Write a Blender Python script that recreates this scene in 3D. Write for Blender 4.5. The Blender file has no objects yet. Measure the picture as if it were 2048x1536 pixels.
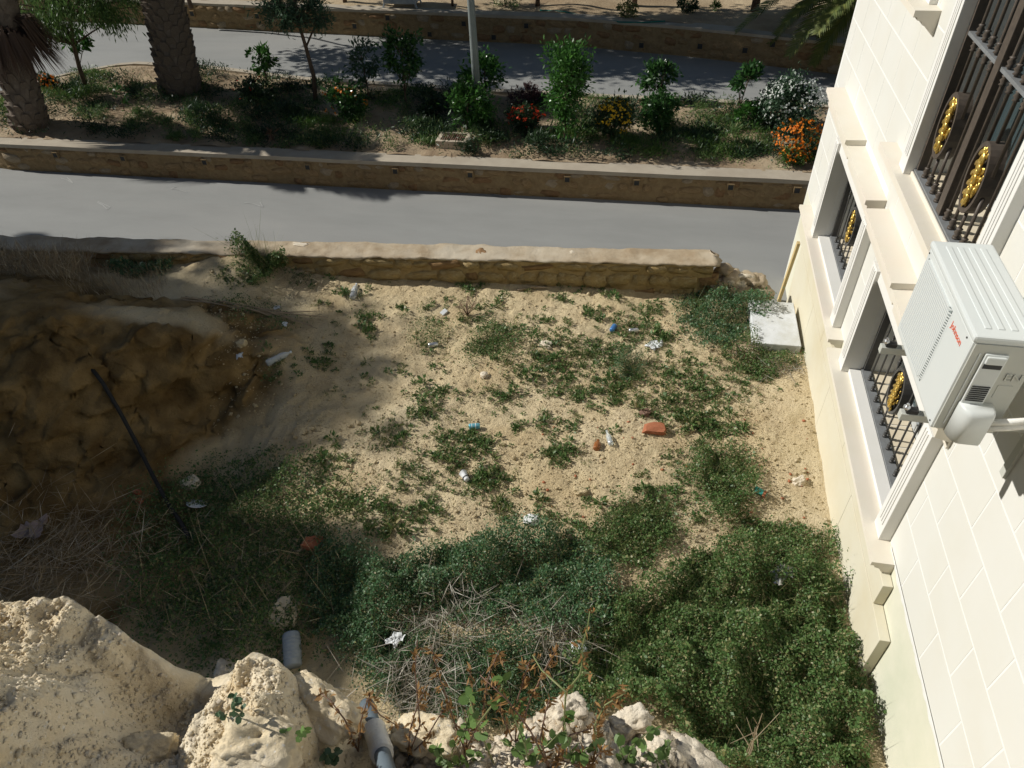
import bpy, math, random
import numpy as np
from mathutils import Vector, Matrix
random.seed(7); RNG = np.random.default_rng(11)
scene = bpy.context.scene
COL = scene.collection

# ------------------------------------------------------------------ camera, sky, sun, exposure
W_, H_ = 2048, 1536
F, CX, CY, CAMZ = 1420.0, 1024.0, 768.0, 5.5
_d = np.array([1100-CX, 2330-CY, F]); _d /= np.linalg.norm(_d)
_y = np.array([1390-CX, -480-CY, F]); _y -= _d*(_d@_y); _y /= np.linalg.norm(_y)
M = np.array([np.cross(_d, _y), _y, -_d])          # rows: world axes in camera coordinates
cam = bpy.data.cameras.new('camera'); cam_o = bpy.data.objects.new('camera', cam); COL.objects.link(cam_o)
cam.sensor_width = 36; cam.lens = F/W_*36; cam.clip_start = 0.05; cam.clip_end = 2000
R3 = np.stack([M[:, 0], -M[:, 1], -M[:, 2]], axis=1)
cam_o.matrix_world = Matrix.Translation((0, 0, CAMZ)) @ Matrix(R3.tolist()).to_4x4()
scene.camera = cam_o
scene.render.resolution_x, scene.render.resolution_y = 1024, 768

LDIR = Vector((1, -0.10, -0.70)).normalized()       # the way the sunlight travels
world = bpy.data.worlds.new('World'); scene.world = world; world.use_nodes = True
nt = world.node_tree; nt.nodes.clear()
sky = nt.nodes.new('ShaderNodeTexSky'); sky.sky_type = 'NISHITA'; sky.sun_disc = False
sky.sun_elevation = math.asin(-LDIR.z); sky.sun_rotation = math.atan2(-LDIR.x, -LDIR.y)
sky.air_density = 1.0; sky.dust_density = 0.6; sky.ozone_density = 1.0
bg = nt.nodes.new('ShaderNodeBackground'); bg.inputs['Strength'].default_value = 0.05
wo = nt.nodes.new('ShaderNodeOutputWorld')
nt.links.new(sky.outputs[0], bg.inputs[0]); nt.links.new(bg.outputs[0], wo.inputs[0])
sun = bpy.data.lights.new('sun', 'SUN'); sun.energy = 5.0; sun.angle = math.radians(0.6); sun.color = (1, 0.965, 0.90)
sun_o = bpy.data.objects.new('sun', sun); COL.objects.link(sun_o)
sun_o.rotation_euler = LDIR.to_track_quat('-Z', 'Y').to_euler()
scene.view_settings.view_transform = 'Standard'; scene.view_settings.look = 'None'
scene.view_settings.gamma = 1; scene.view_settings.exposure = 0.0
scene.render.engine = 'CYCLES'

# ------------------------------------------------------------------ pixels -> places
def ray(px, py): return M @ np.array([px-CX, py-CY, F])
def P(px, py, z=0.0):
    r = ray(px, py); r = r*((z-CAMZ)/r[2]); return np.array([r[0], r[1], z])
def PX(px, py, X):
    r = ray(px, py); r = r*(X/r[0]); return np.array([X, r[1], r[2]+CAMZ])
def PY(px, py, Y):
    r = ray(px, py); r = r*(Y/r[1]); return np.array([r[0], Y, r[2]+CAMZ])
def pxm(p):                                           # metres per photo pixel at a place
    return float((M.T @ (np.array(p)-np.array([0, 0, CAMZ])))[2])/F

# ------------------------------------------------------------------ noise, height fields
def _hash(i, j, k, s):
    h = (i*374761393 + j*668265263 + k*2147483647 + s*1274126177) & 0xffffffff
    h = ((h ^ (h >> 13))*1274126177) & 0xffffffff
    return ((h ^ (h >> 16)) & 0xffff)/65535.0
def vn(x, y, z=0.0, s=0):
    x, y, z = np.broadcast_arrays(np.asarray(x, float), np.asarray(y, float), np.asarray(z, float))
    xi, yi, zi = np.floor(x).astype(np.int64), np.floor(y).astype(np.int64), np.floor(z).astype(np.int64)
    fx, fy, fz = x-xi, y-yi, z-zi
    fx, fy, fz = fx*fx*(3-2*fx), fy*fy*(3-2*fy), fz*fz*(3-2*fz)
    r = 0
    for a in (0, 1):
        for b in (0, 1):
            for c in (0, 1):
                w = (fx if a else 1-fx)*(fy if b else 1-fy)*(fz if c else 1-fz)
                r = r + w*_hash(xi+a, yi+b, zi+c, s)
    return r*2-1
def fbm(x, y, z=0.0, o=4, s=0, g=.5):
    r, a = 0, 1.0
    for i in range(o):
        k = 2.03**i; r = r+a*vn(np.asarray(x)*k, np.asarray(y)*k, np.asarray(z)*k, s+i*17); a *= g
    return r
class TPS:
    def __init__(self, pts, lam=1e-3):
        p = np.array(pts, float); self.c = p[:, :2]; n = len(p)
        K = self._k(self.c, self.c)+lam*np.eye(n); Q = np.c_[np.ones(n), self.c]
        A = np.block([[K, Q], [Q.T, np.zeros((3, 3))]])
        self.w = np.linalg.solve(A, np.r_[p[:, 2], np.zeros(3)])
    def _k(self, a, b):
        d2 = ((a[:, None, :]-b[None])**2).sum(-1); return np.where(d2 > 0, d2*np.log(d2+1e-12), 0)
    def __call__(self, x, y):
        x = np.asarray(x, float); sh = x.shape; q = np.c_[x.ravel(), np.asarray(y, float).ravel()]
        n = len(self.c); r = np.empty(len(q))
        for i in range(0, len(q), 40000):
            b = q[i:i+40000]; r[i:i+40000] = self._k(b, self.c)@self.w[:n]+self.w[n]+b@self.w[n+1:]
        return r.reshape(sh)

# ------------------------------------------------------------------ materials
def mat(name, col, col2=None, rough=.8, scale=6, bump=0, bscale=30, detail=6, spec=.3, metal=0, col3=None, scale3=1.2,
        trans=0, ior=1.45, island=0, coord='Object', lo=.35, hi=.65, stretch=None, transl=0, speck=None, sscale=120):
    m = bpy.data.materials.new(name); m.use_nodes = True; t = m.node_tree; N = t.nodes; L = t.links
    b = N['Principled BSDF']; b.inputs['Roughness'].default_value = rough; b.inputs['Metallic'].default_value = metal
    b.inputs['Specular IOR Level'].default_value = spec; b.inputs['IOR'].default_value = ior
    b.inputs['Transmission Weight'].default_value = trans
    tc = N.new('ShaderNodeTexCoord'); vec = tc.outputs[coord]
    if stretch:
        mp = N.new('ShaderNodeMapping'); mp.inputs['Scale'].default_value = stretch; L.new(vec, mp.inputs[0]); vec = mp.outputs[0]
    c = None
    def rgb(v):
        n = N.new('ShaderNodeRGB'); n.outputs[0].default_value = (*v, 1); return n.outputs[0]
    def mix(a, bb, f):
        n = N.new('ShaderNodeMix'); n.data_type = 'RGBA'; L.new(a, n.inputs[6]); L.new(bb, n.inputs[7]); L.new(f, n.inputs[0]); return n.outputs[2]
    def nz(sc, dt, lo_, hi_):
        n = N.new('ShaderNodeTexNoise'); n.inputs['Scale'].default_value = sc; n.inputs['Detail'].default_value = dt; n.inputs['Roughness'].default_value = .62
        L.new(vec, n.inputs['Vector']); r = N.new('ShaderNodeMapRange'); r.inputs[1].default_value = lo_; r.inputs[2].default_value = hi_
        L.new(n.outputs[0], r.inputs[0]); return r.outputs[0]
    c = rgb(col)
    if col2:
        if island:
            g = N.new('ShaderNodeNewGeometry'); c = mix(c, rgb(col2), g.outputs['Random Per Island'])
            if col3:
                r = N.new('ShaderNodeMapRange'); r.inputs[1].default_value = .86; r.inputs[2].default_value = .9
                mu = N.new('ShaderNodeMath'); mu.operation = 'MULTIPLY'; mu.inputs[1].default_value = 7.31
                fr = N.new('ShaderNodeMath'); fr.operation = 'FRACT'
                L.new(g.outputs['Random Per Island'], mu.inputs[0]); L.new(mu.outputs[0], fr.inputs[0]); L.new(fr.outputs[0], r.inputs[0])
                c = mix(c, rgb(col3), r.outputs[0])
        else:
            c = mix(c, rgb(col2), nz(scale, detail, lo, hi))
            if col3: c = mix(c, rgb(col3), nz(scale3, 5, .45, .7))
    if speck: c = mix(c, rgb(speck), nz(sscale, 2, .62, .72))
    L.new(c, b.inputs['Base Color'])
    if bump:
        n = N.new('ShaderNodeTexNoise'); n.inputs['Scale'].default_value = bscale; n.inputs['Detail'].default_value = 8; n.inputs['Roughness'].default_value = .68
        L.new(vec, n.inputs['Vector']); bp = N.new('ShaderNodeBump'); bp.inputs['Strength'].default_value = 1; bp.inputs['Distance'].default_value = bump
        L.new(n.outputs[0], bp.inputs['Height']); L.new(bp.outputs[0], b.inputs['Normal'])
    if transl:
        tb = N.new('ShaderNodeBsdfTranslucent'); L.new(c, tb.inputs[0]); ms = N.new('ShaderNodeMixShader'); ms.inputs[0].default_value = transl
        L.new(b.outputs[0], ms.inputs[1]); L.new(tb.outputs[0], ms.inputs[2]); L.new(ms.outputs[0], N['Material Output'].inputs[0])
    return m
def leafmat(name, a, b, c=None, rough=.45, tl=.3): return mat(name, a, b, col3=c, island=1, rough=rough, spec=.4, transl=tl)

MT = {}
MT['sand'] = mat('sand', (.60, .495, .305), (.51, .40, .235), rough=.95, scale=2.2, bump=.03, bscale=34, spec=.1, col3=(.64, .54, .36), scale3=.7, speck=(.30, .22, .13), sscale=60)
MT['lotearth'] = mat('lotearth', (.60, .495, .305), (.51, .40, .235), rough=.95, scale=2.2, bump=.03, bscale=34, spec=.1, col3=(.64, .54, .36), scale3=.7, speck=(.30, .22, .13), sscale=60)
def add_clay_shade(m):
    # the cut bank is ochre clay, the shade on the hollow floor is painted with it too, the rest pale sand: mixed by a vertex attribute written with the ground
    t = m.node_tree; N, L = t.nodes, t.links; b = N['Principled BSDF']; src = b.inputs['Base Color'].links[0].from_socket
    at_ = N.new('ShaderNodeAttribute'); at_.attribute_name = 'clay_shade'; tc = N.new('ShaderNodeTexCoord')
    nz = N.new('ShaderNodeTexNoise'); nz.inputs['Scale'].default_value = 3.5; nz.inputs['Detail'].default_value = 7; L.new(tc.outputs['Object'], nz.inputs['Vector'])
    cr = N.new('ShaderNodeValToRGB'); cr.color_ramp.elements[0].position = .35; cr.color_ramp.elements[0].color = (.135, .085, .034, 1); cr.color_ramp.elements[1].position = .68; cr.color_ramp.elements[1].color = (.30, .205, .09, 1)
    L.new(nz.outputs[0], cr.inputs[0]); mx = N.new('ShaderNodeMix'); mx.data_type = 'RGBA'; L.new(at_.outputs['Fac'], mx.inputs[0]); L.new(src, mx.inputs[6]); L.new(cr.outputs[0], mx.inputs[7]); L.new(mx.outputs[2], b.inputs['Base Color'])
add_clay_shade(MT['lotearth'])
MT['rock'] = mat('rock', (.70, .60, .42), (.60, .475, .29), rough=.95, scale=5, bump=.007, bscale=60, spec=.1, col3=(.72, .65, .51), scale3=3.0, speck=(.72, .68, .60), sscale=90)
MT['palerock'] = mat('palerock', (.70, .63, .51), (.58, .49, .36), rough=.95, scale=9, bump=.008, bscale=70, spec=.1)
MT['terrace'] = mat('terrace', (.46, .37, .24), (.33, .25, .16), rough=.95, scale=1.6, bump=.02, bscale=18, spec=.1, col3=(.25, .18, .11), scale3=.5)
MT['soil'] = mat('soil', (.34, .26, .17), (.25, .18, .115), rough=.95, scale=3, bump=.015, bscale=25, spec=.1, col3=(.42, .34, .23))
MT['asphalt'] = mat('asphalt', (.272, .275, .262), (.24, .243, .232), rough=.85, scale=1.1, bump=.003, bscale=160, spec=.25, col3=(.29, .288, .272), scale3=.35, stretch=(.5, 1.6, 1), speck=(.22, .22, .215), sscale=140)
MT['chalk'] = mat('chalk', (.42, .42, .40), (.33, .33, .32), rough=.9, scale=30)
MT['coping'] = mat('coping', (.46, .38, .27), (.31, .235, .15), rough=.95, scale=4, bump=.01, bscale=30, spec=.1, col3=(.50, .44, .34))
MT['coping2'] = mat('coping2', (.42, .37, .29), (.36, .31, .24), rough=.9, scale=3, bump=.004, bscale=40, spec=.15)
MT['mortar'] = mat('mortar', (.31, .225, .12), (.23, .16, .085), rough=.95, scale=9, bump=.015, bscale=40, spec=.1)
MT['stone_a'] = mat('stone_a', (.34, .24, .13), (.24, .16, .08), rough=.9, scale=4, bump=.02, bscale=8, spec=.15)
MT['stone_b'] = mat('stone_b', (.29, .175, .09), (.20, .12, .06), rough=.9, scale=4, bump=.02, bscale=8, spec=.15)
MT['stone_c'] = mat('stone_c', (.37, .30, .21), (.27, .21, .135), rough=.9, scale=4, bump=.02, bscale=8, spec=.15)
MT['mortar_o'] = mat('mortar_o', (.42, .31, .15), (.30, .21, .09), rough=.95, scale=7, bump=.03, bscale=20, spec=.1)
MT['stone_o'] = mat('stone_o', (.45, .33, .15), (.30, .205, .085), rough=.9, scale=3, bump=.05, bscale=5, spec=.12, col3=(.52, .42, .24), scale3=2)
MT['stone_b2'] = mat('stone_b2', (.36, .23, .11), (.26, .16, .075), rough=.9, scale=3, bump=.05, bscale=5, spec=.12)
MT['clad'] = mat('clad', (.64, .638, .59), (.625, .612, .55), rough=.7, scale=1.3, bump=.0006, bscale=160, spec=.25, col3=(.655, .65, .61), scale3=.6)
MT['joint'] = mat('joint', (.75, .75, .725), (.72, .715, .68), rough=.85, scale=20, spec=.15)
MT['trim'] = mat('trim', (.67, .635, .55), (.655, .605, .50), rough=.65, scale=2.2, bump=.0006, bscale=140, spec=.25, col3=(.68, .615, .53), scale3=1.5)
MT['whitetrim'] = mat('whitetrim', (.72, .71, .675), (.69, .68, .635), rough=.6, scale=3, spec=.3)
MT['plinth'] = mat('plinth', (.60, .56, .43), (.62, .59, .48), rough=.75, scale=1.0, bump=.0008, bscale=110, spec=.2, col3=(.57, .51, .36), scale3=.8)
MT['plaster'] = mat('plaster', (.62, .61, .49), (.66, .64, .53), rough=.85, scale=2.5, bump=.002, bscale=60, spec=.15, col3=(.55, .56, .44))
MT['iron'] = mat('iron', (.055, .055, .055), (.075, .072, .066), rough=.45, scale=30, spec=.5)
MT['ironlight'] = mat('ironlight', (.20, .21, .215), (.165, .17, .17), rough=.5, scale=18, spec=.5)
MT['bronze'] = mat('bronze', (.066, .053, .043), (.09, .072, .056), rough=.5, scale=25, spec=.5)
MT['gold'] = mat('gold', (.78, .56, .16), (.60, .40, .09), rough=.32, scale=60, metal=.75, spec=.5)
MT['glass'] = mat('glass', (.035, .055, .06), (.045, .065, .07), rough=.06, scale=1, spec=.8)
MT['alu'] = mat('alu', (.42, .44, .44), (.38, .40, .40), rough=.4, scale=6, spec=.5)
MT['acwhite'] = mat('acwhite', (.56, .59, .575), (.58, .60, .58), rough=.42, scale=2, spec=.4)
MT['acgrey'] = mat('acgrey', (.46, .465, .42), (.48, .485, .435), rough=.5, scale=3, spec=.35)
MT['acdark'] = mat('acdark', (.05, .052, .05), (.03, .03, .03), rough=.6, scale=8)
MT['red'] = mat('red', (.72, .13, .06), rough=.5)
MT['rubber'] = mat('rubber', (.018, .017, .016), (.028, .026, .024), rough=.55, scale=12)
MT['whitewrap'] = mat('whitewrap', (.78, .77, .72), (.64, .62, .56), rough=.7, scale=14, bump=.004, bscale=40)
MT['pvc'] = mat('pvc', (.13, .165, .19), (.10, .125, .145), rough=.5, scale=10)
MT['plasticclear'] = mat('plasticclear', (.80, .84, .86), rough=.14, trans=.55, ior=1.2, spec=.6)
MT['glassclear'] = mat('glassclear', (.80, .84, .82), rough=.08, trans=.6, ior=1.3, spec=.5)
MT['brownglass'] = mat('brownglass', (.22, .075, .02), (.30, .13, .05), rough=.25, scale=12)
MT['paperwhite'] = mat('paperwhite', (.72, .74, .74), (.62, .64, .65), rough=.7, scale=18)
MT['bluecan'] = mat('bluecan', (.05, .16, .42), (.10, .26, .52), rough=.35, scale=20, metal=.3)
MT['tealcan'] = mat('tealcan', (.10, .32, .40), (.16, .42, .48), rough=.4, scale=30, metal=.2)
MT['greencan'] = mat('greencan', (.03, .30, .25), (.10, .40, .34), rough=.4, scale=30, metal=.2)
MT['canmetal'] = mat('canmetal', (.62, .63, .64), (.5, .5, .5), rough=.3, scale=30, metal=.8)
MT['brick'] = mat('brick', (.43, .165, .085), (.34, .12, .06), rough=.9, scale=12, bump=.006, bscale=40)
MT['foam'] = mat('foam', (.74, .75, .74), (.66, .66, .64), rough=.9, scale=8, bump=.003, bscale=90)
MT['concwhite'] = mat('concwhite', (.66, .68, .69), (.58, .60, .60), rough=.9, scale=5, bump=.004, bscale=50, col3=(.52, .52, .47), scale3=2.5)
MT['wood'] = mat('wood', (.58, .46, .24), (.46, .34, .16), rough=.85, scale=6, stretch=(8, 8, 1))
MT['drywood'] = mat('drywood', (.36, .29, .20), (.26, .20, .13), rough=.9, scale=14)
MT['straw'] = leafmat('straw', (.42, .34, .22), (.26, .19, .115), (.55, .48, .36), rough=.8, tl=.1)
MT['greystraw'] = leafmat('greystraw', (.38, .35, .29), (.22, .19, .15), (.55, .52, .45), rough=.8, tl=.1)
MT['drybrown'] = leafmat('drybrown', (.22, .115, .038), (.33, .19, .07), rough=.7, tl=.25)
MT['weed'] = leafmat('weed', (.06, .13, .034), (.14, .215, .072), (.30, .29, .14))
MT['weedblue'] = leafmat('weedblue', (.05, .125, .048), (.115, .205, .095), (.24, .30, .19))
MT['weeddry'] = leafmat('weeddry', (.10, .15, .04), (.20, .20, .075), (.34, .29, .15))
MT['grass'] = leafmat('grass', (.05, .125, .02), (.10, .18, .035), (.16, .20, .06))
MT['citrus'] = leafmat('citrus', (.025, .075, .02), (.05, .125, .03), rough=.3)
MT['citrus2'] = leafmat('citrus2', (.03, .10, .018), (.065, .165, .03), rough=.3)
MT['darkleaf'] = leafmat('darkleaf', (.022, .05, .022), (.04, .075, .03))
MT['purpleleaf'] = leafmat('purpleleaf', (.07, .032, .04), (.10, .055, .05))
MT['silverleaf'] = leafmat('silverleaf', (.04, .09, .045), (.09, .15, .085))
MT['pepper'] = leafmat('pepper', (.07, .14, .04), (.12, .20, .055))
MT['roundleaf'] = leafmat('roundleaf', (.09, .17, .045), (.15, .24, .065), (.24, .26, .08), rough=.5)
MT['frond'] = leafmat('frond', (.09, .125, .025), (.17, .185, .04), rough=.45)
MT['deadfrond'] = leafmat('deadfrond', (.15, .095, .06), (.09, .055, .036), rough=.8, tl=.1)
MT['orange'] = leafmat('orange', (.80, .19, .012), (.75, .28, .02), rough=.6)
MT['redflower'] = leafmat('redflower', (.55, .035, .015), (.65, .08, .02), rough=.6)
MT['yellow'] = leafmat('yellow', (.75, .50, .02), (.68, .42, .03), rough=.6)
MT['whiteflower'] = leafmat('whiteflower', (.74, .76, .72), (.62, .66, .60), rough=.6)
MT['bark'] = mat('bark', (.14, .10, .07), (.09, .06, .042), rough=.9, scale=12, bump=.008, bscale=40)
MT['palmbark'] = mat('palmbark', (.22, .18, .14), (.13, .10, .075), rough=.9, scale=9, bump=.012, bscale=30)
MT['greenstem'] = mat('greenstem', (.16, .21, .08), (.22, .22, .10), rough=.6, scale=12)
MT['post'] = mat('post', (.22, .25, .24), (.19, .215, .21), rough=.5, scale=5)
MT['conc'] = mat('conc', (.40, .37, .32), (.33, .30, .25), rough=.9, scale=6, bump=.004, bscale=50)
MT['sack'] = mat('sack', (.42, .33, .30), (.34, .26, .24), rough=.8, scale=12)
MT['drainrim'] = mat('drainrim', (.52, .44, .34), (.45, .38, .29), rough=.9, scale=6)
MT['rust'] = mat('rust', (.20, .12, .085), (.14, .085, .06), rough=.8, scale=20)
MT['hose'] = mat('hose', (.02, .16, .13), rough=.5)
MT['tile'] = mat('tile', (.70, .62, .48), (.64, .55, .40), rough=.6, scale=5)
MT['bluewhite'] = mat('bluewhite', (.36, .40, .43), (.29, .33, .36), rough=.5, scale=8)
MT['casterwall'] = mat('casterwall', (.62, .57, .46), (.56, .50, .40), rough=.9, scale=1)

# ------------------------------------------------------------------ mesh helpers
def arr_mesh(name, V, Fq, smooth=False):
    """V (n,3), Fq (m,k) with k = 3 or 4"""
    V = np.ascontiguousarray(V, np.float32); Fq = np.ascontiguousarray(Fq, np.int32); k = Fq.shape[1]
    me = bpy.data.meshes.new(name); me.vertices.add(len(V)); me.vertices.foreach_set('co', V.ravel())
    me.loops.add(Fq.size); me.loops.foreach_set('vertex_index', Fq.ravel())
    me.polygons.add(len(Fq)); me.polygons.foreach_set('loop_start', np.arange(0, Fq.size, k, dtype=np.int32))
    me.polygons.foreach_set('loop_total', np.full(len(Fq), k, np.int32))
    if smooth: me.polygons.foreach_set('use_smooth', np.ones(len(Fq), bool))
    me.update(calc_edges=True); me.validate(); return me
class MB:
    """collects shapes of ONE part"""
    def __init__(s): s.v = []; s.f = []
    def add(s, V, Fs):
        o = len(s.v); s.v += [tuple(map(float, p)) for p in V]; s.f += [tuple(i+o for i in f) for f in Fs]; return s
    def box(s, x0, x1, y0, y1, z0, z1):
        V = [(x0, y0, z0), (x1, y0, z0), (x1, y1, z0), (x0, y1, z0), (x0, y0, z1), (x1, y0, z1), (x1, y1, z1), (x0, y1, z1)]
        return s.add(V, [(0, 3, 2, 1), (4, 5, 6, 7), (0, 1, 5, 4), (1, 2, 6, 5), (2, 3, 7, 6), (3, 0, 4, 7)])
    def tube(s, pts, r, n=8, cap=True):
        pts = [Vector(p) for p in pts]; rs = r if hasattr(r, '__len__') else [r]*len(pts)
        V = []; u = None
        for i, p in enumerate(pts):
            t = (pts[min(i+1, len(pts)-1)]-pts[max(i-1, 0)]).normalized()
            if u is None: u = t.orthogonal().normalized()
            u = (u-t*u.dot(t)).normalized(); w = t.cross(u)
            for k in range(n):
                a = 2*math.pi*k/n; V.append(p+(u*math.cos(a)+w*math.sin(a))*rs[i])
        Fs = []
        for i in range(len(pts)-1):
            for k in range(n): Fs.append((i*n+k, i*n+(k+1) % n, (i+1)*n+(k+1) % n, (i+1)*n+k))
        if cap: Fs += [tuple(range(n-1, -1, -1)), tuple(range((len(pts)-1)*n, len(pts)*n))]
        return s.add(V, Fs)
    def lathe(s, prof, n=16, mtx=None, close=True):
        V = []; 
        for r, z in prof:
            for k in range(n):
                a = 2*math.pi*k/n; p = Vector((r*math.cos(a), r*math.sin(a), z)); V.append(mtx @ p if mtx else p)
        Fs = [(i*n+k, i*n+(k+1) % n, (i+1)*n+(k+1) % n, (i+1)*n+k) for i in range(len(prof)-1) for k in range(n)]
        if close: Fs += [tuple(range(n-1, -1, -1)), tuple(range((len(prof)-1)*n, len(prof)*n))]
        return s.add(V, Fs)
    def prof_y(s, poly, y0, y1):
        """polygon in (x,z) extruded along y"""
        n = len(poly); V = [(x, y0, z) for x, z in poly]+[(x, y1, z) for x, z in poly]
        return s.add(V, [tuple(range(n)), tuple(range(2*n-1, n-1, -1))]+[(i, i+n, (i+1) % n+n, (i+1) % n) for i in range(n)])
    def build(s, name, m, parent=None, smooth=False, bevel=0, **kw):
        me = bpy.data.meshes.new(name); me.from_pydata(s.v, [], s.f); me.update()
        import bmesh
        bm = bmesh.new(); bm.from_mesh(me); bmesh.ops.recalc_face_normals(bm, faces=bm.faces)
        if bevel: bmesh.ops.bevel(bm, geom=bm.edges[:], offset=bevel, segments=2, affect='EDGES', profile=.6)
        bm.to_mesh(me); bm.free()
        if smooth:
            for p in me.polygons: p.use_smooth = True
        return link(name, me, m, parent, **kw)
def link(name, me, m=None, parent=None, label=None, cat=None, group=None, kind=None):
    o = bpy.data.objects.new(name, me); COL.objects.link(o)
    if m is not None and me is not None and not me.materials: me.materials.append(MT[m] if isinstance(m, str) else m)
    if parent is not None: o.parent = parent
    if label: o['label'] = label
    if cat: o['category'] = cat
    if group: o['group'] = group
    if kind: o['kind'] = kind
    return o
def thing(name, label, cat, loc=(0, 0, 0), group=None):
    o = link(name, None, label=label, cat=cat, group=group); o.location = tuple(loc); return o
def at(o, loc):                                       # child mesh authored in world coordinates under an Empty at loc
    o.data.transform(Matrix.Translation(-Vector(loc))); return o
def unit(v): return v/np.maximum(np.linalg.norm(v, axis=-1, keepdims=True), 1e-9)
def leaves(C, D, Nn, Ln, Wd, fold=0.0, six=False):
    """leaf quads: base C, axis D, side from normal Nn, length Ln, width Wd"""
    D = unit(D); S = unit(np.cross(D, Nn)); Nr = np.cross(S, D); Ln = np.broadcast_to(np.asarray(Ln, float), (len(C),))[:, None]; Wd = np.broadcast_to(np.asarray(Wd, float), (len(C),))[:, None]
    if six:
        a = C; b = C+D*Ln*.28+S*Wd*.46; c = C+D*Ln*.72+S*Wd*.42; d = C+D*Ln; e = C+D*Ln*.72-S*Wd*.42; f = C+D*Ln*.28-S*Wd*.46
        V = np.stack([a, b, c, d, e, f], 1).reshape(-1, 3); return V, np.arange(len(V)).reshape(-1, 6)
    a = C; b = C+D*Ln*.5+S*Wd*.5+Nr*fold*Wd; c = C+D*Ln; d = C+D*Ln*.5-S*Wd*.5+Nr*fold*Wd
    V = np.stack([a, b, c, d], 1).reshape(-1, 3); return V, np.arange(len(V)).reshape(-1, 4)
def leafobj(name, m, parts, parent=None, **kw):
    V = np.concatenate([p[0] for p in parts]); o = 0; Fs = []
    for p in parts: Fs.append(p[1]+o); o += len(p[0])
    return link(name, arr_mesh(name, V, np.concatenate(Fs)), m, parent, **kw)
def rdir(n, up=0.0):
    v = RNG.normal(size=(n, 3)); v = unit(v); v[:, 2] += up; return unit(v)

# ------------------------------------------------------------------ the lot: ground, bank and mound
lot_pts = []
def cp(px, py, z): p = P(px, py, z); lot_pts.append((p[0], p[1], z))
for px, py in [(1590, 700), (1640, 900), (1675, 1100), (1730, 1400), (1300, 700), (1100, 800), (1300, 900), (1000, 900), (850, 800), (1100, 1000), (1450, 1200), (1200, 1300), (1000, 1200), (1450, 1500), (850, 1050), (800, 1300), (760, 1250)]: cp(px, py, 0)
for a in [(1430, 600, 0), (1200, 580, .06), (900, 556, .10), (720, 545, .14), (640, 535, .2), (480, 508, .44), (440, 540, .36), (560, 560, .22), (520, 600, .14), (330, 532, .18), (250, 532, .16), (120, 520, .18), (0, 515, .2), (120, 545, .34), (0, 545, .42),
          (420, 600, .3), (300, 600, .5), (180, 590, .65), (80, 570, .8), (640, 640, .06), (760, 640, .03), (700, 720, .0), (600, 680, .12),
          (50, 625, 1.2), (120, 628, 1.1), (200, 640, .95), (330, 655, .75), (410, 675, .6), (470, 695, .45), (560, 745, .18), (-60, 600, 1.2), (-200, 600, 1.3), (-150, 540, .6),
          (0, 1060, -.2), (80, 1030, -.2), (150, 1000, -.2), (260, 960, -.18), (370, 870, -.12), (480, 820, -.08), (590, 850, -.02), (-100, 1100, -.2), (-250, 1150, -.2),
          (300, 1100, -.22), (100, 1150, -.22), (500, 1050, -.12), (450, 1250, -.2), (650, 1150, -.05), (600, 1350, -.12), (300, 1400, -.2), (560, 950, -.08), (700, 950, 0)]: cp(*a)
lot_pts += [(-9.5, 7.1, .2), (-10.8, 6.9, .25), (-9, 2, .1), (-9, .5, 0), (-6, .5, -.1), (-3, .8, -.1), (0, .8, 0), (2.5, .8, 0), (-11.5, 5, 1.3), (-11.5, 3, .6), (2.6, 8.6, -.1), (2.6, 5, 0), (-11, 8.2, .2)]
_t = TPS(lot_pts, 2e-2)
def lot_base(x, y): return _t(x, y)
def hz(x, y):
    x = np.asarray(x, float); y = np.asarray(y, float)
    z = lot_base(x, y)
    e = .06; gx = (lot_base(x+e, y)-lot_base(x-e, y))/(2*e); gy = (lot_base(x, y+e)-lot_base(x, y-e))/(2*e)
    st = np.clip((np.hypot(gx, gy)-.3)/.5, 0, 1)       # steep: the broken earth of the bank
    z = z+.035*fbm(x*1.3, y*1.3, 0, 3, 3)+.008*fbm(x*5, y*5, 0, 3, 9)
    z = z+st*(.16*fbm(x*1.5, y*1.5, z*1.5, 3, 21)+.10*np.abs(fbm(x*3.5, y*3.5, z*3.0, 4, 31)))
    wl = 6.95+(x+10.6)*.0928; k = np.where(x < .95, np.clip((y-wl-.05)/.12, 0, 1), 0); z = z*(1-k)+np.minimum(z, .3)*k
    z = np.where((x < .95) & (y > wl+.24), -.9, z); z = np.where(x >= .95, z-.75*np.clip((y-8.0)/.35, 0, 1), z)
    c = vn(x*14, y*14, 0, 41); z = z+.014*np.clip(c-.25, 0, 1)*(1+.8*vn(x*1.1, y*1.1, 0, 5))
    return z+.009*np.abs(fbm(x*9, y*9, 0, 3, 55))+.008*fbm(x*17, y*17, 0, 2, 51)
def hz1(x, y): return float(hz(np.array([x]), np.array([y]))[0])
def PT(px, py):
    z = 0.0
    for _ in range(8): p = P(px, py, z); z = .5*z+.5*hz1(p[0], p[1])
    p = P(px, py, z); p[2] = hz1(p[0], p[1]); return p
def grid(name, m, x0, x1, y0, y1, step, fz, **kw):
    xs = np.arange(x0, x1+step/2, step); ys = np.arange(y0, y1+step/2, step); X, Y = np.meshgrid(xs, ys); Z = fz(X, Y)
    nx, ny = len(xs), len(ys); i = (np.arange(ny-1)[:, None]*nx+np.arange(nx-1)[None]).ravel()
    Fq = np.stack([i, i+1, i+1+nx, i+nx], 1)
    return link(name, arr_mesh(name, np.stack([X, Y, Z], -1).reshape(-1, 3), Fq, True), m, **kw)
lot_o = grid('lot_ground', 'lotearth', -11.6, 2.4, .3, 8.5, .026, hz, kind='structure', label='pale sandy earth of the empty building plot')
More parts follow.
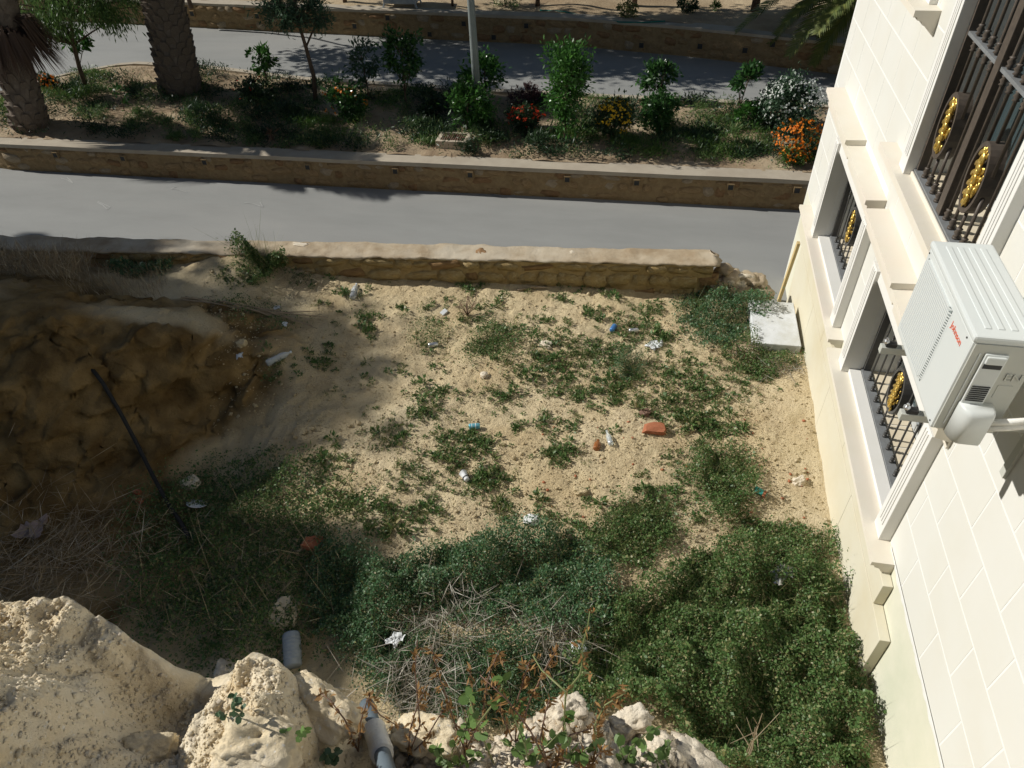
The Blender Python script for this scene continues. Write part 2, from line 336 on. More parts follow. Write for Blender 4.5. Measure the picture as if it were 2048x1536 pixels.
co = np.empty(len(lot_o.data.vertices)*3, np.float32); lot_o.data.vertices.foreach_get('co', co); co = co.reshape(-1, 3); x, y, z = co[:, 0].astype(float), co[:, 1].astype(float), co[:, 2].astype(float)
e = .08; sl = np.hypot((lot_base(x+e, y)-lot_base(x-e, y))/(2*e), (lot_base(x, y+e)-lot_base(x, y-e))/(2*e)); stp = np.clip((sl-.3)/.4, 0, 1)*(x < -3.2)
clay_shade = np.clip(stp*1.2+np.clip((-4.2-x)/1.5, 0, 1)*np.clip((y-2.9)/.5, 0, 1)*np.clip((5.6-y)/.6, 0, 1)+.35*vn(x*2, y*2, 0, 7)*(x < -3.4)+.75*np.clip((-3.2-x)/1.2, 0, 1)*np.clip((4.4-y)/.8, 0, 1), 0, 1)  # last term paints the shade of the hollow floor as darker earth
lot_o.data.attributes.new('clay_shade', 'FLOAT', 'POINT').data.foreach_set('value', clay_shade.astype(np.float32))
co[:, 0] += (stp*(.13*fbm(x*2.2, y*2.2, z*4.5, 4, 211)+.05*np.abs(fbm(x*6, y*6, z*9, 3, 213)))).astype(np.float32); co[:, 1] -= (stp*(.15*fbm(x*2.2, y*2.2, z*4.5, 4, 215)+.07*np.abs(fbm(x*5, y*5, z*8, 3, 217)))).astype(np.float32)
lot_o.data.vertices.foreach_set('co', co.ravel()); lot_o.data.update()
MB().box(-160, 160, -120, 200, -3, -.95).build('ground', 'sand', kind='structure')

# ------------------------------------------------------------------ roads, garden bed, far terrace
ROADZ = -.5
def strip(name, m, xs, ylo, yhi, fz, nx=160, ny=40, **kw):
    X = np.linspace(xs[0], xs[1], nx); V = []
    for j in range(ny):
        t = j/(ny-1); y = ylo(X)*(1-t)+yhi(X)*t; V.append(np.stack([X, y, fz(X, y)], -1))
    i = (np.arange(ny-1)[:, None]*nx+np.arange(nx-1)[None]).ravel(); Fq = np.stack([i, i+1, i+1+nx, i+nx], 1)
    return link(name, arr_mesh(name, np.concatenate(V), Fq, True), m, **kw)
def wallY(x): return 11.36+.0147*np.asarray(x, float)               # road-side face of the garden wall
strip('road', 'asphalt', (-45, 40), lambda x: 7.3+0*x, lambda x: wallY(x)+.2, lambda x, y: ROADZ+.012*fbm(x*.4, y*.4, 0, 2, 5), kind='structure', label='grey asphalt lane between the plot wall and the garden wall')
road_o = bpy.data.objects['road']
def chalk(pts, w=.02):
    pts = [P(a, b, ROADZ) for a, b in pts]; V = []
    for k, p in enumerate(pts):
        d = (pts[min(k+1, len(pts)-1)]-pts[max(0, k-1)])[:2]; d = d/np.linalg.norm(d); nn = np.array([-d[1], d[0]])*w*(.5+.5*random.random())*.5
        for sg in (-1, 1): q = p[:2]+nn*sg; V.append((q[0], q[1], ROADZ+.012*float(fbm(q[0]*.4, q[1]*.4, 0, 2, 5))+.007))
    MB().add(V, [(2*k, 2*k+1, 2*k+3, 2*k+2) for k in range(len(pts)-1)]).build('chalk_mark', 'chalk', road_o)
for L_ in ([(122, 356), (134, 360), (146, 366)], [(134, 355), (141, 361), (146, 366)], [(195, 406), (206, 411), (214, 419)], [(196, 404), (210, 410), (221, 415), (214, 420)], [(342, 378), (358, 380), (374, 385)], [(344, 377), (352, 374)], [(488, 405), (505, 407), (524, 413)], [(520, 404), (523, 409), (526, 414)], [(1150, 398), (1175, 399), (1200, 398)], [(980, 388), (1010, 392), (1030, 391)]): chalk(L_)
kerb_px = [(-200, 330), (-60, 240), (0, 195), (60, 168), (130, 150), (250, 128), (400, 135), (600, 160), (800, 172), (1000, 185), (1300, 200), (1650, 215), (2000, 235)]
kerb = np.array([P(a, b, .05)[:2] for a, b in kerb_px][2:]); 
kx = np.r_[-14.9, kerb[:, 0], 40]; ky = np.r_[12.2, kerb[:, 1], 14.3]
o_ = np.argsort(kx); kx, ky = kx[o_], ky[o_]
def kerbY(x): return np.interp(x, kx, ky)
def gz_(x, y):
    return .02+.10*np.clip((y-wallY(x)-.3)/1.0, 0, 1)*np.clip((kerbY(x)-y)/.5, 0, 1)+.05*fbm(x*1.1, y*1.1, 0, 3, 71)*np.clip((kerbY(x)-y-.1)/.3, 0, 1)+.014*fbm(x*6, y*6, 0, 2, 75)
def gz1(x, y): return float(gz_(np.array([x]), np.array([y]))[0])
strip('garden_bed', 'soil', (-14.9, 30), lambda x: wallY(x)+.28, kerbY, gz_, nx=700, ny=70, kind='structure', label='sandy planting bed between the two roads')
def PG(px, py):
    z = .05
    for _ in range(4): p = P(px, py, z); z = gz1(p[0], p[1])
    p[2] = z; return p
fw = np.array([(-45, 21.5), (-20, 19.4), (-15.7, 19.03), (-8, 18.41), (-2.07, 17.96), (.39, 17.46), (3.46, 16.57), (8, 14.9), (40, 5)])
def farY(x): return np.interp(x, fw[:, 0], fw[:, 1])
strip('far_road', 'asphalt', (-45, 40), lambda x: np.where(np.asarray(x) < -14.9, 11.5, 12.5)+0*np.asarray(x), lambda x: farY(x)+.15, lambda x, y: -.012+.010*fbm(x*.4, y*.4, 0, 2, 6), kind='structure', label='grey asphalt road beyond the planting bed')
def tz(x, y): return .56+.06*np.clip(y-farY(x), 0, 40)+.05*fbm(x*.9, y*.9, 0, 3, 81)
strip('far_terrace', 'terrace', (-45, 40), lambda x: farY(x)+.25, lambda x: 70+0*np.asarray(x), tz, nx=240, ny=160, kind='structure', label='raised sandy ground above the far retaining wall')
def PF(px, py):
    z = .6
    for _ in range(6): p = P(px, py, z); z = float(tz(np.array([p[0]]), np.array([p[1]]))[0])
    p[2] = z; return p
# kerb of the planting bed
kb = MB(); kxs = np.linspace(-14.8, 8, 60)
for i in range(len(kxs)-1):
    if i % 1 == 0:
        a, b = kxs[i]+.004, kxs[i+1]-.004; ya, yb = float(kerbY(a)), float(kerbY(b)); z1 = .065+random.uniform(-.006, .006)
        kb.add([(a, ya, -.1), (b, yb, -.1), (b, yb+.16, -.1), (a, ya+.16, -.1), (a, ya, z1), (b, yb, z1), (b, yb+.16, z1), (a, ya+.16, z1)],
               [(0, 3, 2, 1), (4, 5, 6, 7), (0, 1, 5, 4), (1, 2, 6, 5), (2, 3, 7, 6), (3, 0, 4, 7)])
kb.build('kerb', 'coping2', kind='structure', label='low concrete kerb edging the planting bed')

# ------------------------------------------------------------------ rubble walls
def stone_mesh(i):
    r = np.random.default_rng(100+i); g = np.linspace(-1, 1, 4); V = {}; 
    import bmesh
    bm = bmesh.new(); bmesh.ops.create_cube(bm, size=1.0); bmesh.ops.subdivide_edges(bm, edges=bm.edges[:], cuts=1, use_grid_fill=True)
    for v in bm.verts:
        c = v.co; k = sum(abs(a) > .4 for a in c)
        f = {1: 1.06, 2: .93, 3: .80}.get(k, 1)
        v.co = Vector((c.x*f+r.normal()*.05, c.y*f+r.normal()*.05, c.z*f+r.normal()*.05))
    me = bpy.data.meshes.new('stone'); bm.to_mesh(me); bm.free()
    for p in me.polygons: p.use_smooth = True
    me.materials.append(MT[['stone_a', 'stone_a', 'stone_b', 'stone_c', 'stone_a', 'stone_o', 'stone_o', 'stone_o', 'stone_b2'][i % 5 if i < 15 else i-10]]); return me
STONES = [stone_mesh(i) for i in range(19)]
def rubble(parent, path, z0, z1, ch, wmin, wmax, limit=290, proud=.0, loc=(0, 0, 0), skip=None, depth=.12, mats=(0, 15)):
    path = [Vector((p[0], p[1], 0)) for p in path]; n = 0; z = z0; 
    seg = [(path[i], path[i+1], (path[i+1]-path[i]).length) for i in range(len(path)-1)]; tot = sum(s[2] for s in seg)
    while z < z1-.03:
        h = min(ch*random.uniform(.8, 1.25), z1-z)
        if z1-z-h < .05: h = z1-z
        s = random.uniform(-wmax, 0)
        while s < tot:
            w = wmin+(wmax-wmin)*random.random()**1.5; m = s+w/2; q = m
            if 0 < m < tot:
                for a, b, l in seg:
                    if q <= l: break
                    q -= l
                p = a+(b-a)*(q/l); ang = math.atan2(b.y-a.y, b.x-a.x)
                hh = h*random.uniform(.62, 1.0)
                if not (skip and skip(p.x, z+h/2)) and n < limit:
                    o = bpy.data.objects.new('stone', random.choice(STONES[mats[0]:mats[1]])); COL.objects.link(o); o.parent = parent
                    o.location = p+Vector((0, 0, z+h/2+random.uniform(-.01, .01)))+Vector((math.sin(ang), -math.cos(ang), 0))*(proud+random.uniform(-.018, .012))-Vector((math.sin(ang), -math.cos(ang), 0))*depth/2-Vector(loc)
                    o.rotation_euler = (random.uniform(-.05, .05), random.uniform(-.16, .16), ang+random.uniform(-.04, .04)); o.scale = (w*.96, depth, hh); n += 1
            s += w
        z += h
    return n
def polybox(mb, path, thick, z0f, z1f, jag=0.0, step=.15):
    """a wall body following a path (front face on the path), thickness backwards"""
    pts = []
    for i in range(len(path)-1):
        a, b = Vector((*path[i], 0)), Vector((*path[i+1], 0)); n = max(1, int((b-a).length/step))
        for k in range(n): pts.append(a+(b-a)*(k/n))
    pts.append(Vector((*path[-1], 0))); V = []; Fs = []; K = 4
    for i, p in enumerate(pts):
        t = (pts[min(i+1, len(pts)-1)]-pts[max(0, i-1)]).normalized(); nrm = Vector((-t.y, t.x, 0))
        j = random.uniform(-jag, jag); j2 = random.uniform(-jag, jag); zt = z1f(p.x)
        for q, z in ((p+nrm*j, z0f(p.x)), (p+nrm*j, zt+random.uniform(-jag, jag)*.4), (p+nrm*(thick+j2), zt+random.uniform(-jag, jag)*.4), (p+nrm*(thick+j2), z0f(p.x))):
            V.append((q.x, q.y, z))
    for i in range(len(pts)-1):
        for k in range(4): Fs.append((i*4+k, i*4+(k+1) % 4, i*4+4+(k+1) % 4, i*4+4+k))
    Fs += [(3, 2, 1, 0), tuple(len(pts)*4-4+k for k in range(4))]
    return mb.add(V, Fs)
# wall along the plot
WA, WB = (-10.6, 6.95), (.93, 8.02)
nwl = (-4, 7.6, 0)
nw = thing('plot_wall', 'low rubble stone wall with earthy top, broken off at its right end, edging the plot', 'stone wall', nwl)
at(polybox(MB(), [(WA[0], WA[1]+.012), (WB[0]-.04, WB[1]+.012)], .30, lambda x: -.7, lambda x: .425).build('wall_core', 'mortar_o', nw), nwl)
def ang2(a, b): return math.atan2(b[1]-a[1], b[0]-a[0])
# uneven top crust as a fine sheet
def crust(path, thick, ztop, name, parent, loc, m, over=.004, step=.04, h=.035, amp=.012, endjag=.10):
    a, b = Vector((*path[0], 0)), Vector((*path[1], 0)); L = (b-a).length; t = (b-a)/L; n = Vector((-t.y, t.x, 0)); nu = int(L/step); nvv = int((thick+2*over)/step)+1
    V = []; 
    for i in range(nu+1):
        s = i/nu*L
        for j in range(-2, nvv+3):
            jj = min(max(j, 0), nvv); w = -over+(thick+2*over)*jj/nvv
            if j <= 0: w += .018*float(vn(s*5, 1, 0, 91))+.014*float(vn(s*17, 1, 0, 92))+.035*max(0., float(vn(s*1.7, 6, 0, 90))-.25)*(s > 5)
            if j >= nvv: w += .03*float(vn(s*4, 9, 0, 93))
            e = endjag*float(vn(w*9, 3, 0, 94))*(i == nu)
            z = ztop+amp*float(fbm(s*3, w*3, 0, 3, 95))+.005*float(vn(s*15, w*15, 0, 97))+.004*float(vn(s*27, w*27, 0, 99))
            if j == -1 or j == nvv+1: z -= h*.5; w += -.006 if j < 0 else .006
            if j == -2 or j == nvv+2: z -= h*(1+.5*float(vn(s*7, 4, 0, 98))); w += .012 if j < 0 else -.012
            p = a+t*(s+e)+n*w; V.append((p.x, p.y, z))
    k = nvv+5; Fq = [(i*k+j, (i+1)*k+j, (i+1)*k+j+1, i*k+j+1) for i in range(nu) for j in range(k-1)]
    mb = MB().add(V, Fq+[tuple(range(k)), tuple(nu*k+j for j in range(k-1, -1, -1))])
    return at(mb.build(name, m, parent, smooth=True), loc)
crust([(-10.6, 6.95), (.93, 8.02)], .34, .46, 'wall_top', nw, nwl, 'coping')
rubble(nw, [(-10.6, 6.95), (.93, 8.02)], -.16, .425, .24, .18, .52, 250, loc=nwl, depth=.14, mats=(15, 19), proud=.016)
def rockmesh(name, r, seed, sq=(1, 1, 1), sub=3, amp=.25, fr=1.6, ridge=.0):
    import bmesh
    bm = bmesh.new(); bmesh.ops.create_icosphere(bm, subdivisions=sub, radius=1.0)
    co = np.array([v.co[:] for v in bm.verts]); n = fbm(co[:, 0]*fr, co[:, 1]*fr, co[:, 2]*fr, 4, seed)+(.22*fbm(co[:, 0]*fr*7, co[:, 1]*fr*7, co[:, 2]*fr*7, 3, seed+5) if sub > 4 else 0)
    k = np.maximum(np.maximum(np.abs(co[:, 0]), np.abs(co[:, 1])), np.abs(co[:, 2])); blk = (1/k)**.55
    for v, a, b in zip(bm.verts, n, blk): v.co = Vector((v.co.x*sq[0], v.co.y*sq[1], v.co.z*sq[2]))*r*(b*.86+amp*a)
    me = bpy.data.meshes.new(name); bm.to_mesh(me); bm.free()
    for p in me.polygons: p.use_smooth = True
    return me
for i, (px, py, z, r, m) in enumerate([(1418, 520, .36, .10, 'stone_c'), (1448, 545, .30, .10, 'stone_c'), (1462, 562, .16, .13, 'coping'), (1490, 565, .12, .14, 'coping'), (1515, 570, .10, .13, 'coping'), (1440, 575, .1, .15, 'stone_c'), (1480, 590, .02, .16, 'stone_c'), (1518, 592, .0, .14, 'coping'), (1205, 520, .40, .085, 'stone_c'), (1140, 520, .41, .09, 'palerock'), (960, 515, .42, .08, 'stone_b')]):
    p = P(px, py, z); me = rockmesh('stone', r, 200+i, (1.35, 1, .7), 3, .28, 2.0); o = link('stone', me, m, nw); o.location = Vector(p)+Vector((0, .08, 0))-Vector(nwl); o.rotation_euler = (0, 0, random.uniform(0, 3))
me = rockmesh('broken_end', .34, 222, (1.0, .5, .62), 5, .24, 2.0); o = link('broken_end', me, 'palerock', nw); o.location = Vector((1.15, 8.2, .02))-Vector(nwl)
me = rockmesh('mortar_splash', .13, 231, (1, .42, .09), 4, .3, 2.4); o = link('mortar_splash', me, 'palerock', nw); o.location = Vector(P(600, 489, .462))-Vector(nwl)
# garden wall
gwl = (-5, 11.3, ROADZ)
gw = thing('garden_wall', 'long rubble retaining wall with smooth coping and square weep holes below the planting bed', 'stone wall', gwl)
gpath = [(-16.5, float(wallY(-16.5))+.9), (-14.2, float(wallY(-14.2))+.28), (-12.6, float(wallY(-12.6))), (8, float(wallY(8)))]
at(polybox(MB(), [(a, b+.014) for a, b in gpath], .22, lambda x: -.8, lambda x: -.03).build('wall_core', 'mortar', gw), gwl)
at(polybox(MB(), gpath, .34, lambda x: -.035, lambda x: .035, jag=.008, step=.5).build('coping', 'coping2', gw, smooth=False), gwl)
rubble(gw, gpath[1:3]+[(3.2, float(wallY(3.2)))], ROADZ-.02, -.03, .19, .15, .42, 292, loc=gwl)
def weep(parent, loc, p, ang, s=.1, m='mortar'):
    mb = MB(); d = s*.9
    for a in ((-s/2-.015, -s/2, -s/2, s/2), (s/2, s/2+.015, -s/2, s/2)): mb.box(a[0], a[1], -.012, d, a[2], a[3])
    mb.box(-s/2-.015, s/2+.015, -.012, d, s/2, s/2+.018); mb.box(-s/2-.015, s/2+.015, -.012, d, -s/2-.018, -s/2)
    mb.box(-s/2, s/2, d-.045, d-.02, -s/2, s/2)
    o = mb.build('weep_hole', m, parent); o.location = Vector(p)-Vector(loc); o.rotation_euler = (0, 0, ang)
    b = MB().box(-s/2+.002, s/2-.002, -.010, -.006, -s/2+.002, s/2-.002).build('hole_shade', 'acdark', o)  # near-black plate over the opening, painted for the shade inside
for px in (115, 248, 410, 615, 790, 940, 1135, 1275, 1465, 1600):
    z = -.16; x = -5.0
    for _ in range(5): q = PY(px, 312+px*.028, float(wallY(x))); x = q[0]
    weep(gw, gwl, (x, float(wallY(x))-.022, -.135), .0147, .085)
# far wall
fwl = (-5, 18.2, 0)
fwo = thing('far_wall', 'shaded rubble retaining wall on the far side of the second road', 'stone wall', fwl)
fpath = [tuple(p) for p in fw[1:8]]
at(polybox(MB(), [(a, b+.014) for a, b in fpath], .3, lambda x: -.3, lambda x: .56).build('wall_core', 'mortar', fwo), fwl)
at(polybox(MB(), fpath, .36, lambda x: .55, lambda x: .61, jag=.012, step=.5).build('coping', 'coping2', fwo), fwl)
rubble(fwo, fpath[1:], 0, .55, .2, .24, .45, 292, loc=fwl)
for i, (px, py) in enumerate([(710, 52), (775, 30), (860, 68), (928, 47), (988, 74), (1053, 51), (1283, 90), (1400, 92), (1490, 100), (1545, 88), (195, 28), (385, 27), (515, 32)]):
    x = P(px, py, .3)[0]
    for _ in range(5): q = PY(px, py, float(farY(x))); x = q[0]
    e = .1; weep(fwo, fwl, (x, float(farY(x))-.022, min(q[2], .45)), math.atan2(float(farY(x+e)-farY(x-e)), 2*e), .11)

# ------------------------------------------------------------------ the house
hl = (2.05, 5.5, 0)
house = thing('house', 'cream stone clad house with barred windows along the right edge', 'house', hl)
XF, XW = 2.05, 2.0514
WIN = {'w1': (6.42, 8.03, .95, 2.12), 'w2': (3.80, 5.60, .93, 2.05), 'w3': (4.22, 5.84, 2.82, 5.3), 'w4': (6.78, 8.25, 3.86, 5.3)}
HY0, HY1, HZ1 = -1.5, 9.32, 6.4
def hpart(mb, name, m, bevel=0, smooth=False, parent=house): return at(mb.build(name, m, parent, smooth=smooth, bevel=bevel), hl)
ysb = sorted({HY0, HY1, *[v for w in WIN.values() for v in w[:2]]}); zsb = sorted({-1.2, HZ1, *[v for w in WIN.values() for v in w[2:]]})
mb = MB()
for i in range(len(ysb)-1):
    for j in range(len(zsb)-1):
        y, z = (ysb[i]+ysb[i+1])/2, (zsb[j]+zsb[j+1])/2
        if not any(w[0] < y < w[1] and w[2] < z < w[3] for w in WIN.values()):
            mb.add([(XW, ysb[i], zsb[j]), (XW, ysb[i+1], zsb[j]), (XW, ysb[i+1], zsb[j+1]), (XW, ysb[i], zsb[j+1])], [(0, 3, 2, 1)])
for y0, y1, z0, z1 in WIN.values():
    V = [(x, y, z) for x in (XW, 2.56) for y, z in ((y0, z0), (y1, z0), (y1, z1), (y0, z1))]
    mb.add(V, [(0, 1, 5, 4), (1, 2, 6, 5), (2, 3, 7, 6), (3, 0, 4, 7)])
mb.box(2.56, 9, HY0, HY1, -1.2, HZ1)
V = [(x, y, z) for x in (XW, 2.56) for y, z in ((HY0, -1.2), (HY1, -1.2), (HY1, HZ1), (HY0, HZ1))]
mb.add(V, [(0, 1, 5, 4), (1, 2, 6, 5), (2, 3, 7, 6), (3, 0, 4, 7)])
hpart(mb, 'wall', 'joint')
# plain base render below the cladding
hpart(MB().box(XW-.0016, XW+.002, HY0, 9.3, -1.2, .905), 'base_render', 'plaster')
# cladding panels
cut = [(6.25, 8.2, .8, 2.45), (3.63, 5.77, .8, 2.35), (4.05, 6.01, 2.66, 5.5), (6.6, 8.42, 3.75, 5.5)]
def sub(r, c):
    y0, y1, z0, z1 = r; a0, a1, b0, b1 = c
    if a0 >= y1 or a1 <= y0 or b0 >= z1 or b1 <= z0: return [r]
    o = []
    if y0 < a0: o.append((y0, a0, z0, z1))
    if a1 < y1: o.append((a1, y1, z0, z1))
    m0, m1 = max(y0, a0), min(y1, a1)
    if z0 < b0: o.append((m0, m1, z0, b0))
    if b1 < z1: o.append((m0, m1, b1, z1))
    return o
row = 0; z = .905
while z < 5.4:
    y = 9.31+(.275 if row % 2 else 0)-random.uniform(0, .05)
    while y > 1.2:
        y1 = min(y, 9.31); y0 = max(y-.55, 1.2); g = .007
        rs = [(y0+g, y1-g, z+g, z+.355-g)]
        for c in cut: rs = [q for r in rs for q in sub(r, c)]
        for r in rs:
            if r[1]-r[0] > .03 and r[3]-r[2] > .03:
                dx = random.uniform(-.0003, .0003)
                hpart(MB().box(XF+dx, XW+.01, *r), 'stone_panel', 'clad')
        y -= .55
    z += .355; row += 1
# ragged mortar under the first course
mb = MB(); ys = np.arange(1.3, 3.6, .03); V = []
for y in ys: V += [(XF-.006, y, .912), (XF-.006, y, .900-.012*abs(float(vn(y*17, 2, 0, 4)))), (XW-.002, y, .868-.02*abs(float(vn(y*13, 7, 0, 4))))]
mb.add(V, [(i*3+k, i*3+k+1, i*3+k+4, i*3+k+3) for i in range(len(ys)-1) for k in range(2)]); hpart(mb, 'mortar_edge', 'joint')
# plinth slabs: two courses, toothed ends
for y0, y1 in ((3.0, 4.35), (4.353, 5.75), (5.753, 7.15), (7.153, 8.45)): hpart(MB().box(1.97, XW-.006, y0, y1, -.7, .545), 'plinth_slab', 'plinth', bevel=.004)
for y0, y1 in ((3.3, 4.9), (4.903, 6.5), (6.503, 8.9)): hpart(MB().box(1.973, XW-.006, y0, y1, .55, .79), 'plinth_slab', 'plinth', bevel=.004)
# sills: profile in (x,z) hanging from a top height
def sillprof(top, out, t=.045, deep=.16, back=2.03):
    f = 2.06; return [(f+.0, top), (f-out, top), (f-out, top-t), (f-out+.03, top-t), (f-out+.035, top-t-.02), (f-out+.07, top-t-.03), (f-out+.085, top-t-.055), (f-out+.12, top-t-.07), (f-.012, top-deep+.02), (f, top-deep)]
hpart(MB().prof_y(sillprof(.925, .155, .04, .14), 6.05, 8.85), 'window_sill', 'trim')
hpart(MB().prof_y(sillprof(.90, .175, .04, .14), 3.42, 5.95), 'window_sill', 'trim')
hpart(MB().prof_y(sillprof(2.80, .15, .06, .16), 3.9, 6.45), 'window_sill', 'trim')
hpart(MB().prof_y(sillprof(3.84, .20, .05, .21), 6.45, 8.6), 'window_sill', 'trim')
# hoods, the far half of each standing a little higher and further out
def hood(y0, ym, y1, zt):
    def pr(top, out): f = 2.06; return [(f, top), (f-out, top-.008), (f-out, top-.05), (f-out+.025, top-.06), (f-out+.03, top-.11), (f-out+.055, top-.125), (f-out+.06, top-.20), (f-.03, top-.23), (f-.03, top-.29), (f, top-.29)]
    hpart(MB().prof_y(pr(zt, .185), y0, ym-.001), 'window_hood', 'trim'); hpart(MB().prof_y(pr(zt+.055, .205), ym, y1), 'window_hood', 'trim')
hood(6.2, 7.34, 8.78, 2.38); hood(3.55, 4.92, 6.08, 2.31)
# jamb surrounds with fluting
def jamb(y0, y1, z0, z1, d=.09):
    mb = MB().box(XF-d, XW+.05, y0+(.0 if True else 0), y1, z0, z1); o = hpart(mb, 'window_surround', 'whitetrim', bevel=.004)
    w = y1-y0
    for k in (.3, .5, .7): hpart(MB().box(XF-d-.007, XF-d+.002, y0+w*k-.012, y0+w*k+.012, z0+.13, z1-.02), 'flute', 'whitetrim', bevel=.0025)
for k, d in (('w1', .085), ('w2', .085), ('w3', .075), ('w4', .06)):
    y0, y1, z0, z1 = WIN[k]; top = {'w1': 2.10, 'w2': 2.03, 'w3': 5.4, 'w4': 5.4}[k]; bot = {'w1': .926, 'w2': .901, 'w3': 2.801, 'w4': 3.841}[k]
    jamb(y1-.004, y1+.165, bot, top, d); jamb(y0-.165, y0+.004, bot, top, d)
    if k in ('w1', 'w2'): hpart(MB().box(1.995, 2.055, y0, y1, top-.10, top+.02), 'lintel', 'whitetrim', bevel=.004)
# windows: frame > bars, rails, medallions, pane
def knob(mb, x, y, z, r): mb.lathe([(r*.6, -r*1.6), (r*1.15, -r*1.3), (r*.7, -r*.8), (r*1.25, 0), (r*.7, r*.8), (r*1.1, r*1.3), (r*.55, r*1.7)], 10, Matrix.Translation((x, y, z)))
def medallion(w, x, y, z, ry, rz, m):
    mb = MB(); n = 28
    for i in range(n):
        a, b = 2*math.pi*i/n, 2*math.pi*(i+1)/n
        def ring(t, s): return (math.cos(t)*ry*s, math.sin(t)*rz*s)
        (ya, za), (yb, zb) = ring(a, 1), ring(b, 1); (yc, zc), (yd, zd) = ring(a, .86), ring(b, .86)
        V = [(x-.045, y+ya, z+za), (x-.045, y+yb, z+zb), (x+.05, y+yb, z+zb), (x+.05, y+ya, z+za), (x-.045, y+yc, z+zc), (x-.045, y+yd, z+zd), (x-.005, y+yd, z+zd), (x-.005, y+yc, z+zc), (x-.005, y, z)]
        mb.add(V, [(0, 1, 2, 3), (0, 4, 5, 1), (4, 7, 6, 5), (7, 8, 6)])
    o = hpart(mb, 'medallion', m, parent=w)
    # gilded relief: a leafy sprig of curls
    r = random.Random(int(y*100+z*10)); g = MB()
    for k in range(120):
        t = r.uniform(-1, 1); u = r.gauss(0, .33)*(1-.35*abs(t)); rad = r.uniform(.006, .014)*(rz/.2)
        p = Vector((x-.022-.028*(1-min(1, abs(u)))*r.uniform(.5, 1.2), y+u*ry*.75, z+t*rz*.78))
        nn = 5; V = []
        for i in range(nn+1):
            for j in range(6):
                ph = math.pi*i/nn; th = 2*math.pi*j/6; V.append(p+Vector((math.sin(ph)*math.cos(th)*rad*.8, math.sin(ph)*math.sin(th)*rad*.8, math.cos(ph)*rad*1.9)))
        g.add(V, [(i*6+j, i*6+(j+1) % 6, i*6+6+(j+1) % 6, i*6+6+j) for i in range(nn) for j in range(6)])
    for k in range(5):
        t = -.7+k*.35; c = Vector((x-.04, y, z+t*rz*.8)); pts = [c+Vector((-.012*math.sin(s*3), math.cos(s*5.5)*ry*.4*(1-s*.5), math.sin(s*5.5)*rz*.18)) for s in [i/10 for i in range(11)]]
        g.tube(pts, .011*(rz/.2), 6)
    hpart(g, 'gold_relief', 'gold', smooth=True, parent=w)
def window(k, xg, nb, meds, rails, posts, m, mrail):
    y0, y1, z0, z1 = WIN[k]
    fr = MB()
    for a, b in ((y0, y0+.06), (y1-.06, y1), ((y0+y1)/2-.035, (y0+y1)/2+.035)): fr.box(2.44, 2.50, a, b, z0+.02, z1)
    fr.box(2.445, 2.495, y0+.06, y1-.06, z0+.02, z0+.09); fr.box(2.445, 2.495, y0+.06, y1-.06, z1-.08, z1)
    w = hpart(fr, 'window', 'alu')
    for a, b in ((y0+.06, (y0+y1)/2-.035), ((y0+y1)/2+.035, y1-.06)): hpart(MB().box(2.468, 2.474, a, b, z0+.09, z1-.08), 'glass_pane', 'glass', parent=w)
    hpart(MB().box(XF-.02, xg-.047, y0+.002, y1-.002, z0-.03, z0+.012), 'inner_sill', 'whitetrim' if k != 'w3' else 'trim', parent=w, bevel=.003)
    for i, yy in enumerate(np.arange(y0+.01, y1-.1, .27)): hpart(MB().box(xg+.05, 2.44, yy, min(yy+.255, y1-.005), z0-.03, z0+.008), 'sill_tile', 'tile', parent=w)
    hpart(MB().box(xg-.045, xg+.035, y0+.004, y1-.004, z0+.013, z0+.03), 'bottom_rail', mrail, parent=w)
    for p in (y0+.02, y1-.02): hpart(MB().box(xg-.03, xg+.03, p-.016, p+.016, z0+.03, z1-.003), 'side_rail', m, parent=w)
    for p in posts: hpart(MB().box(xg-.04, xg+.04, p-.045, p+.045, z0+.03, z1), 'grille_post', 'bronze', parent=w, bevel=.004)
    zt = min(z1, 5.2)
    for i in range(nb):
        y = y0+.02+(y1-y0-.04)*(i+1)/(nb+1)
        if any(abs(y-p) < .06 for p in posts): continue
        r = .0085 if k != 'w3' else .0125; mb = MB(); segs = [(z0+.03, zt)]
        for my, mz, ry, rz in meds:
            if abs(y-my) < ry*.98:
                hh = rz*math.sqrt(max(0, 1-((y-my)/ry)**2)); segs = [(z0+.03, mz-hh+.015), (mz+hh-.015, zt)]
        for a, b in segs[1:]: hpart(MB().tube([(xg, y, a), (xg, y, b)], r, 8), 'grille_bar', m, smooth=True, parent=w)
        a, b = segs[0]; mb.tube([(xg, y, a), (xg, y, b)], r, 8)
        knob(mb, xg, y, z0+.075, r*1.75); mb.lathe([(r*2.1, 0), (r*1.9, .014), (r*1.1, .02)], 10, Matrix.Translation((xg, y, z0+.03)))
        if i % 2 == 1 and k != 'w3':
            for q in (-.05, 0, .05): kb_ = MB(); knob(kb_, xg, y, z0+.66+q, r*1.5); hpart(kb_, 'collar', m, smooth=True, parent=w)
        for rl in rails:
            for kk in (knob,):
                kb_ = MB(); kk(kb_, xg, y, rl+.055, r*1.7); hpart(kb_, 'collar', m, smooth=True, parent=w); kb_ = MB(); kk(kb_, xg, y, rl-.055, r*1.6); hpart(kb_, 'collar', m, smooth=True, parent=w)
        hpart(mb, 'grille_bar', m, smooth=True, parent=w)
    for rl in rails:
        e = sorted([y0+.036]+[q for p in posts for q in (p-.045, p+.045)]+[y1-.036])
        for a, b in zip(e[::2], e[1::2]): hpart(MB().box(xg-.028, xg+.028, a, b, rl-.012, rl+.012), 'cross_rail', mrail, parent=w)
    for my, mz, ry, rz in meds: medallion(w, xg, my, mz, ry, rz, m)
    return w
